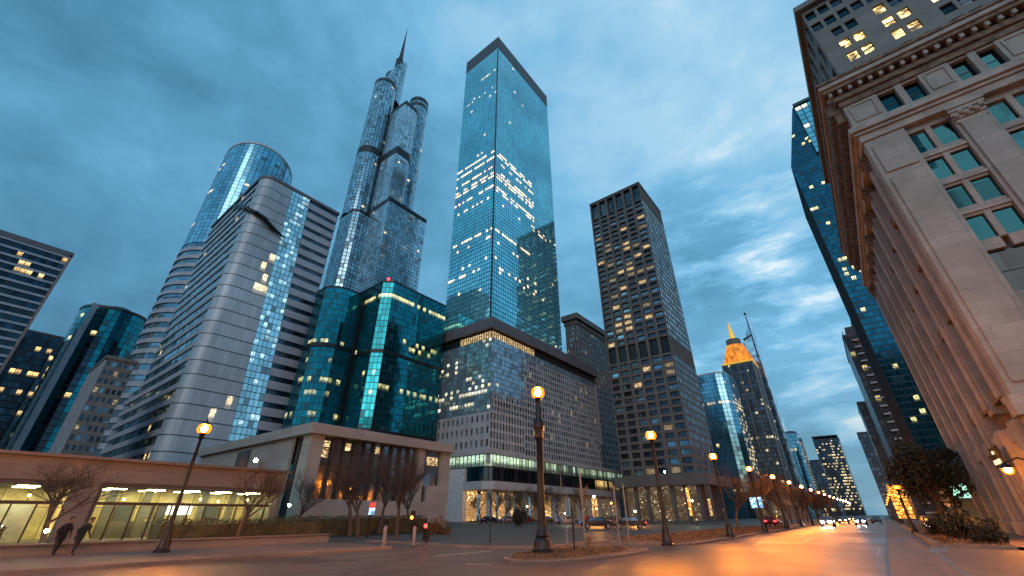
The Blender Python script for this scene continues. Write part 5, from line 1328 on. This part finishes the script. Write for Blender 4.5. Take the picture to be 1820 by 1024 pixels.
# ------------------------------------------------------------------ people
def person(loc, rz, label, top, legs, hunch=.28, stride=.25, h=1.72):
    p = empty('person', loc, label, 'person', 'pedestrians on the left pavement', rz)
    k = h/1.75
    J = {'pel': (0, 0, .95, .15, .12), 'wst': (0, .03, 1.08, .15, .11), 'chest': (0, .03+hunch*.35, 1.30, .19, .13), 'nk0': (0, .05+hunch*.62, 1.48, .10, .08), 'nk': (0, .06+hunch*.8, 1.55, .06, .06),
         'hd0': (0, .09+hunch*.95, 1.63, .075, .085), 'hd1': (0, .10+hunch, 1.72, .085, .10), 'hd2': (0, .09+hunch, 1.79, .05, .06)}
    E_ = [('pel', 'wst'), ('wst', 'chest'), ('chest', 'nk0'), ('nk0', 'nk'), ('nk', 'hd0'), ('hd0', 'hd1'), ('hd1', 'hd2')]
    for s_, sd_ in ((-1, 'l'), (1, 'r')):
        st = stride*s_
        J['hip'+sd_] = (s_*.1, 0, .9, .105, .11); J['kn'+sd_] = (s_*.1, st*.55+.05, .5, .068, .072); J['an'+sd_] = (s_*.1, st-.02, .09, .045, .048); J['to'+sd_] = (s_*.11, st+.17, .045, .045, .035)
        J['sh'+sd_] = (s_*.2, .05+hunch*.5, 1.42, .075, .075); J['el'+sd_] = (s_*.27, .0+hunch*.3-.1*s_*.5, 1.14, .052, .052); J['wr'+sd_] = (s_*.24, .16+hunch*.4-.1*s_, .92, .036, .034); J['pa'+sd_] = (s_*.235, .2+hunch*.4-.1*s_, .85, .04, .025)
        E_ += [('pel', 'hip'+sd_), ('hip'+sd_, 'kn'+sd_), ('kn'+sd_, 'an'+sd_), ('an'+sd_, 'to'+sd_), ('chest', 'sh'+sd_), ('sh'+sd_, 'el'+sd_), ('el'+sd_, 'wr'+sd_), ('wr'+sd_, 'pa'+sd_)]
        for fi in range(5):
            nm = 'f%d%s' % (fi, sd_); pa = J['pa'+sd_]
            if fi < 4: J[nm] = (pa[0]+(fi-1.5)*.004, pa[1]+(fi-1.5)*.02, pa[2]-.085+.008*abs(fi-1.5), .009, .009)
            else: J[nm] = (pa[0], pa[1]+.05, pa[2]-.03, .01, .01)
            E_.append(('pa'+sd_, nm))
    names = list(J); me = bpy.data.meshes.new('body')
    me.from_pydata([(J[q][0]*k, J[q][1]*k, J[q][2]*k) for q in names], [(names.index(a), names.index(b_)) for a, b_ in E_], [])
    o = bpy.data.objects.new('body', me); COL.objects.link(o); o.parent = p
    sk = o.modifiers.new('skin', 'SKIN'); sk.use_smooth_shade = True
    for i, q in enumerate(names): me.skin_vertices[0].data[i].radius = (J[q][3]*k, J[q][4]*k)
    me.skin_vertices[0].data[0].use_root = True
    o.modifiers.new('sub', 'SUBSURF').levels = 2; o.modifiers['sub'].render_levels = 2
    # body material split by height
    m, nt, out = newmat('person_surface'); n = N(nt); tcn = n.new('ShaderNodeTexCoord'); sx = n.new('ShaderNodeSeparateXYZ'); n.link(tcn.outputs['Object'], sx.inputs[0]); z = sx.outputs[2]
    c1 = n.mix(n.math('GREATER_THAN', z, .93*k), (*legs, 1), (*top, 1)); c2 = n.mix(n.math('GREATER_THAN', z, 1.53*k), c1, (.2, .12, .085, 1))
    n.link(n.bsdf(c2, .8), out.inputs[0]); me.materials.append(m)
    hy = (.09+hunch)*k
    MB().sphere((0, hy-.03, 1.75*k), .112*k, 12, 8, 1.05).build('hair', M['hair'], p, smooth=True, local=True)
    mb = MB(); mb.sphere((0, hy+.105*k, 1.69*k), .018*k, 6, 5); mb.build('nose', M['skin'], p, local=True)
    mb = MB()
    prof = [(.20, .14, .72), (.23, .16, .85), (.215, .15, 1.0), (.2, .14, 1.12), (.235, .16, 1.28), (.22, .15, 1.42), (.1, .09, 1.53)]
    seg = 16; st_ = len(mb.v)
    for a_, b2, z_ in prof:
        yc = .02+hunch*max(0, (z_-.95))*1.05
        for j in range(seg):
            t = 2*math.pi*j/seg; mb.v.append((a_*math.cos(t)*k*(1+.03*math.sin(5*t)), (yc+b2*math.sin(t))*k, z_*k))
    for i in range(len(prof)-1):
        for j in range(seg): mb.f.append((i*seg+j, i*seg+(j+1) % seg, (i+1)*seg+(j+1) % seg, (i+1)*seg+j)); mb.mi.append(0)
    cm = plain('coat_cloth', top, .9, bumpd=.01); mb.build('coat', cm, p, smooth=True, local=True)
    return p
person((-29.1, 4.2, .13), rad(-80), 'dark coated pedestrian leaning forward, left of the pair by the planter wall', (.010, .010, .012), (.012, .012, .015), .42, .2, 1.42)
person((-28.7, 4.75, .13), rad(-65), 'pedestrian in a dark blue coat, right of the pair by the planter wall', (.008, .02, .032), (.010, .010, .014), .40, .18, 1.4)

# ------------------------------------------------------------------ render settings
scene.view_settings.view_transform = 'Standard'; scene.view_settings.look = 'None'; scene.view_settings.exposure = 0
cy = scene.cycles; cy.use_denoising = True
try: cy.denoiser = 'OPENIMAGEDENOISE'
except Exception: pass
cy.max_bounces = 5; cy.diffuse_bounces = 2; cy.glossy_bounces = 3; cy.transparent_max_bounces = 6; cy.sample_clamp_indirect = 4; cy.caustics_reflective = False; cy.caustics_refractive = False
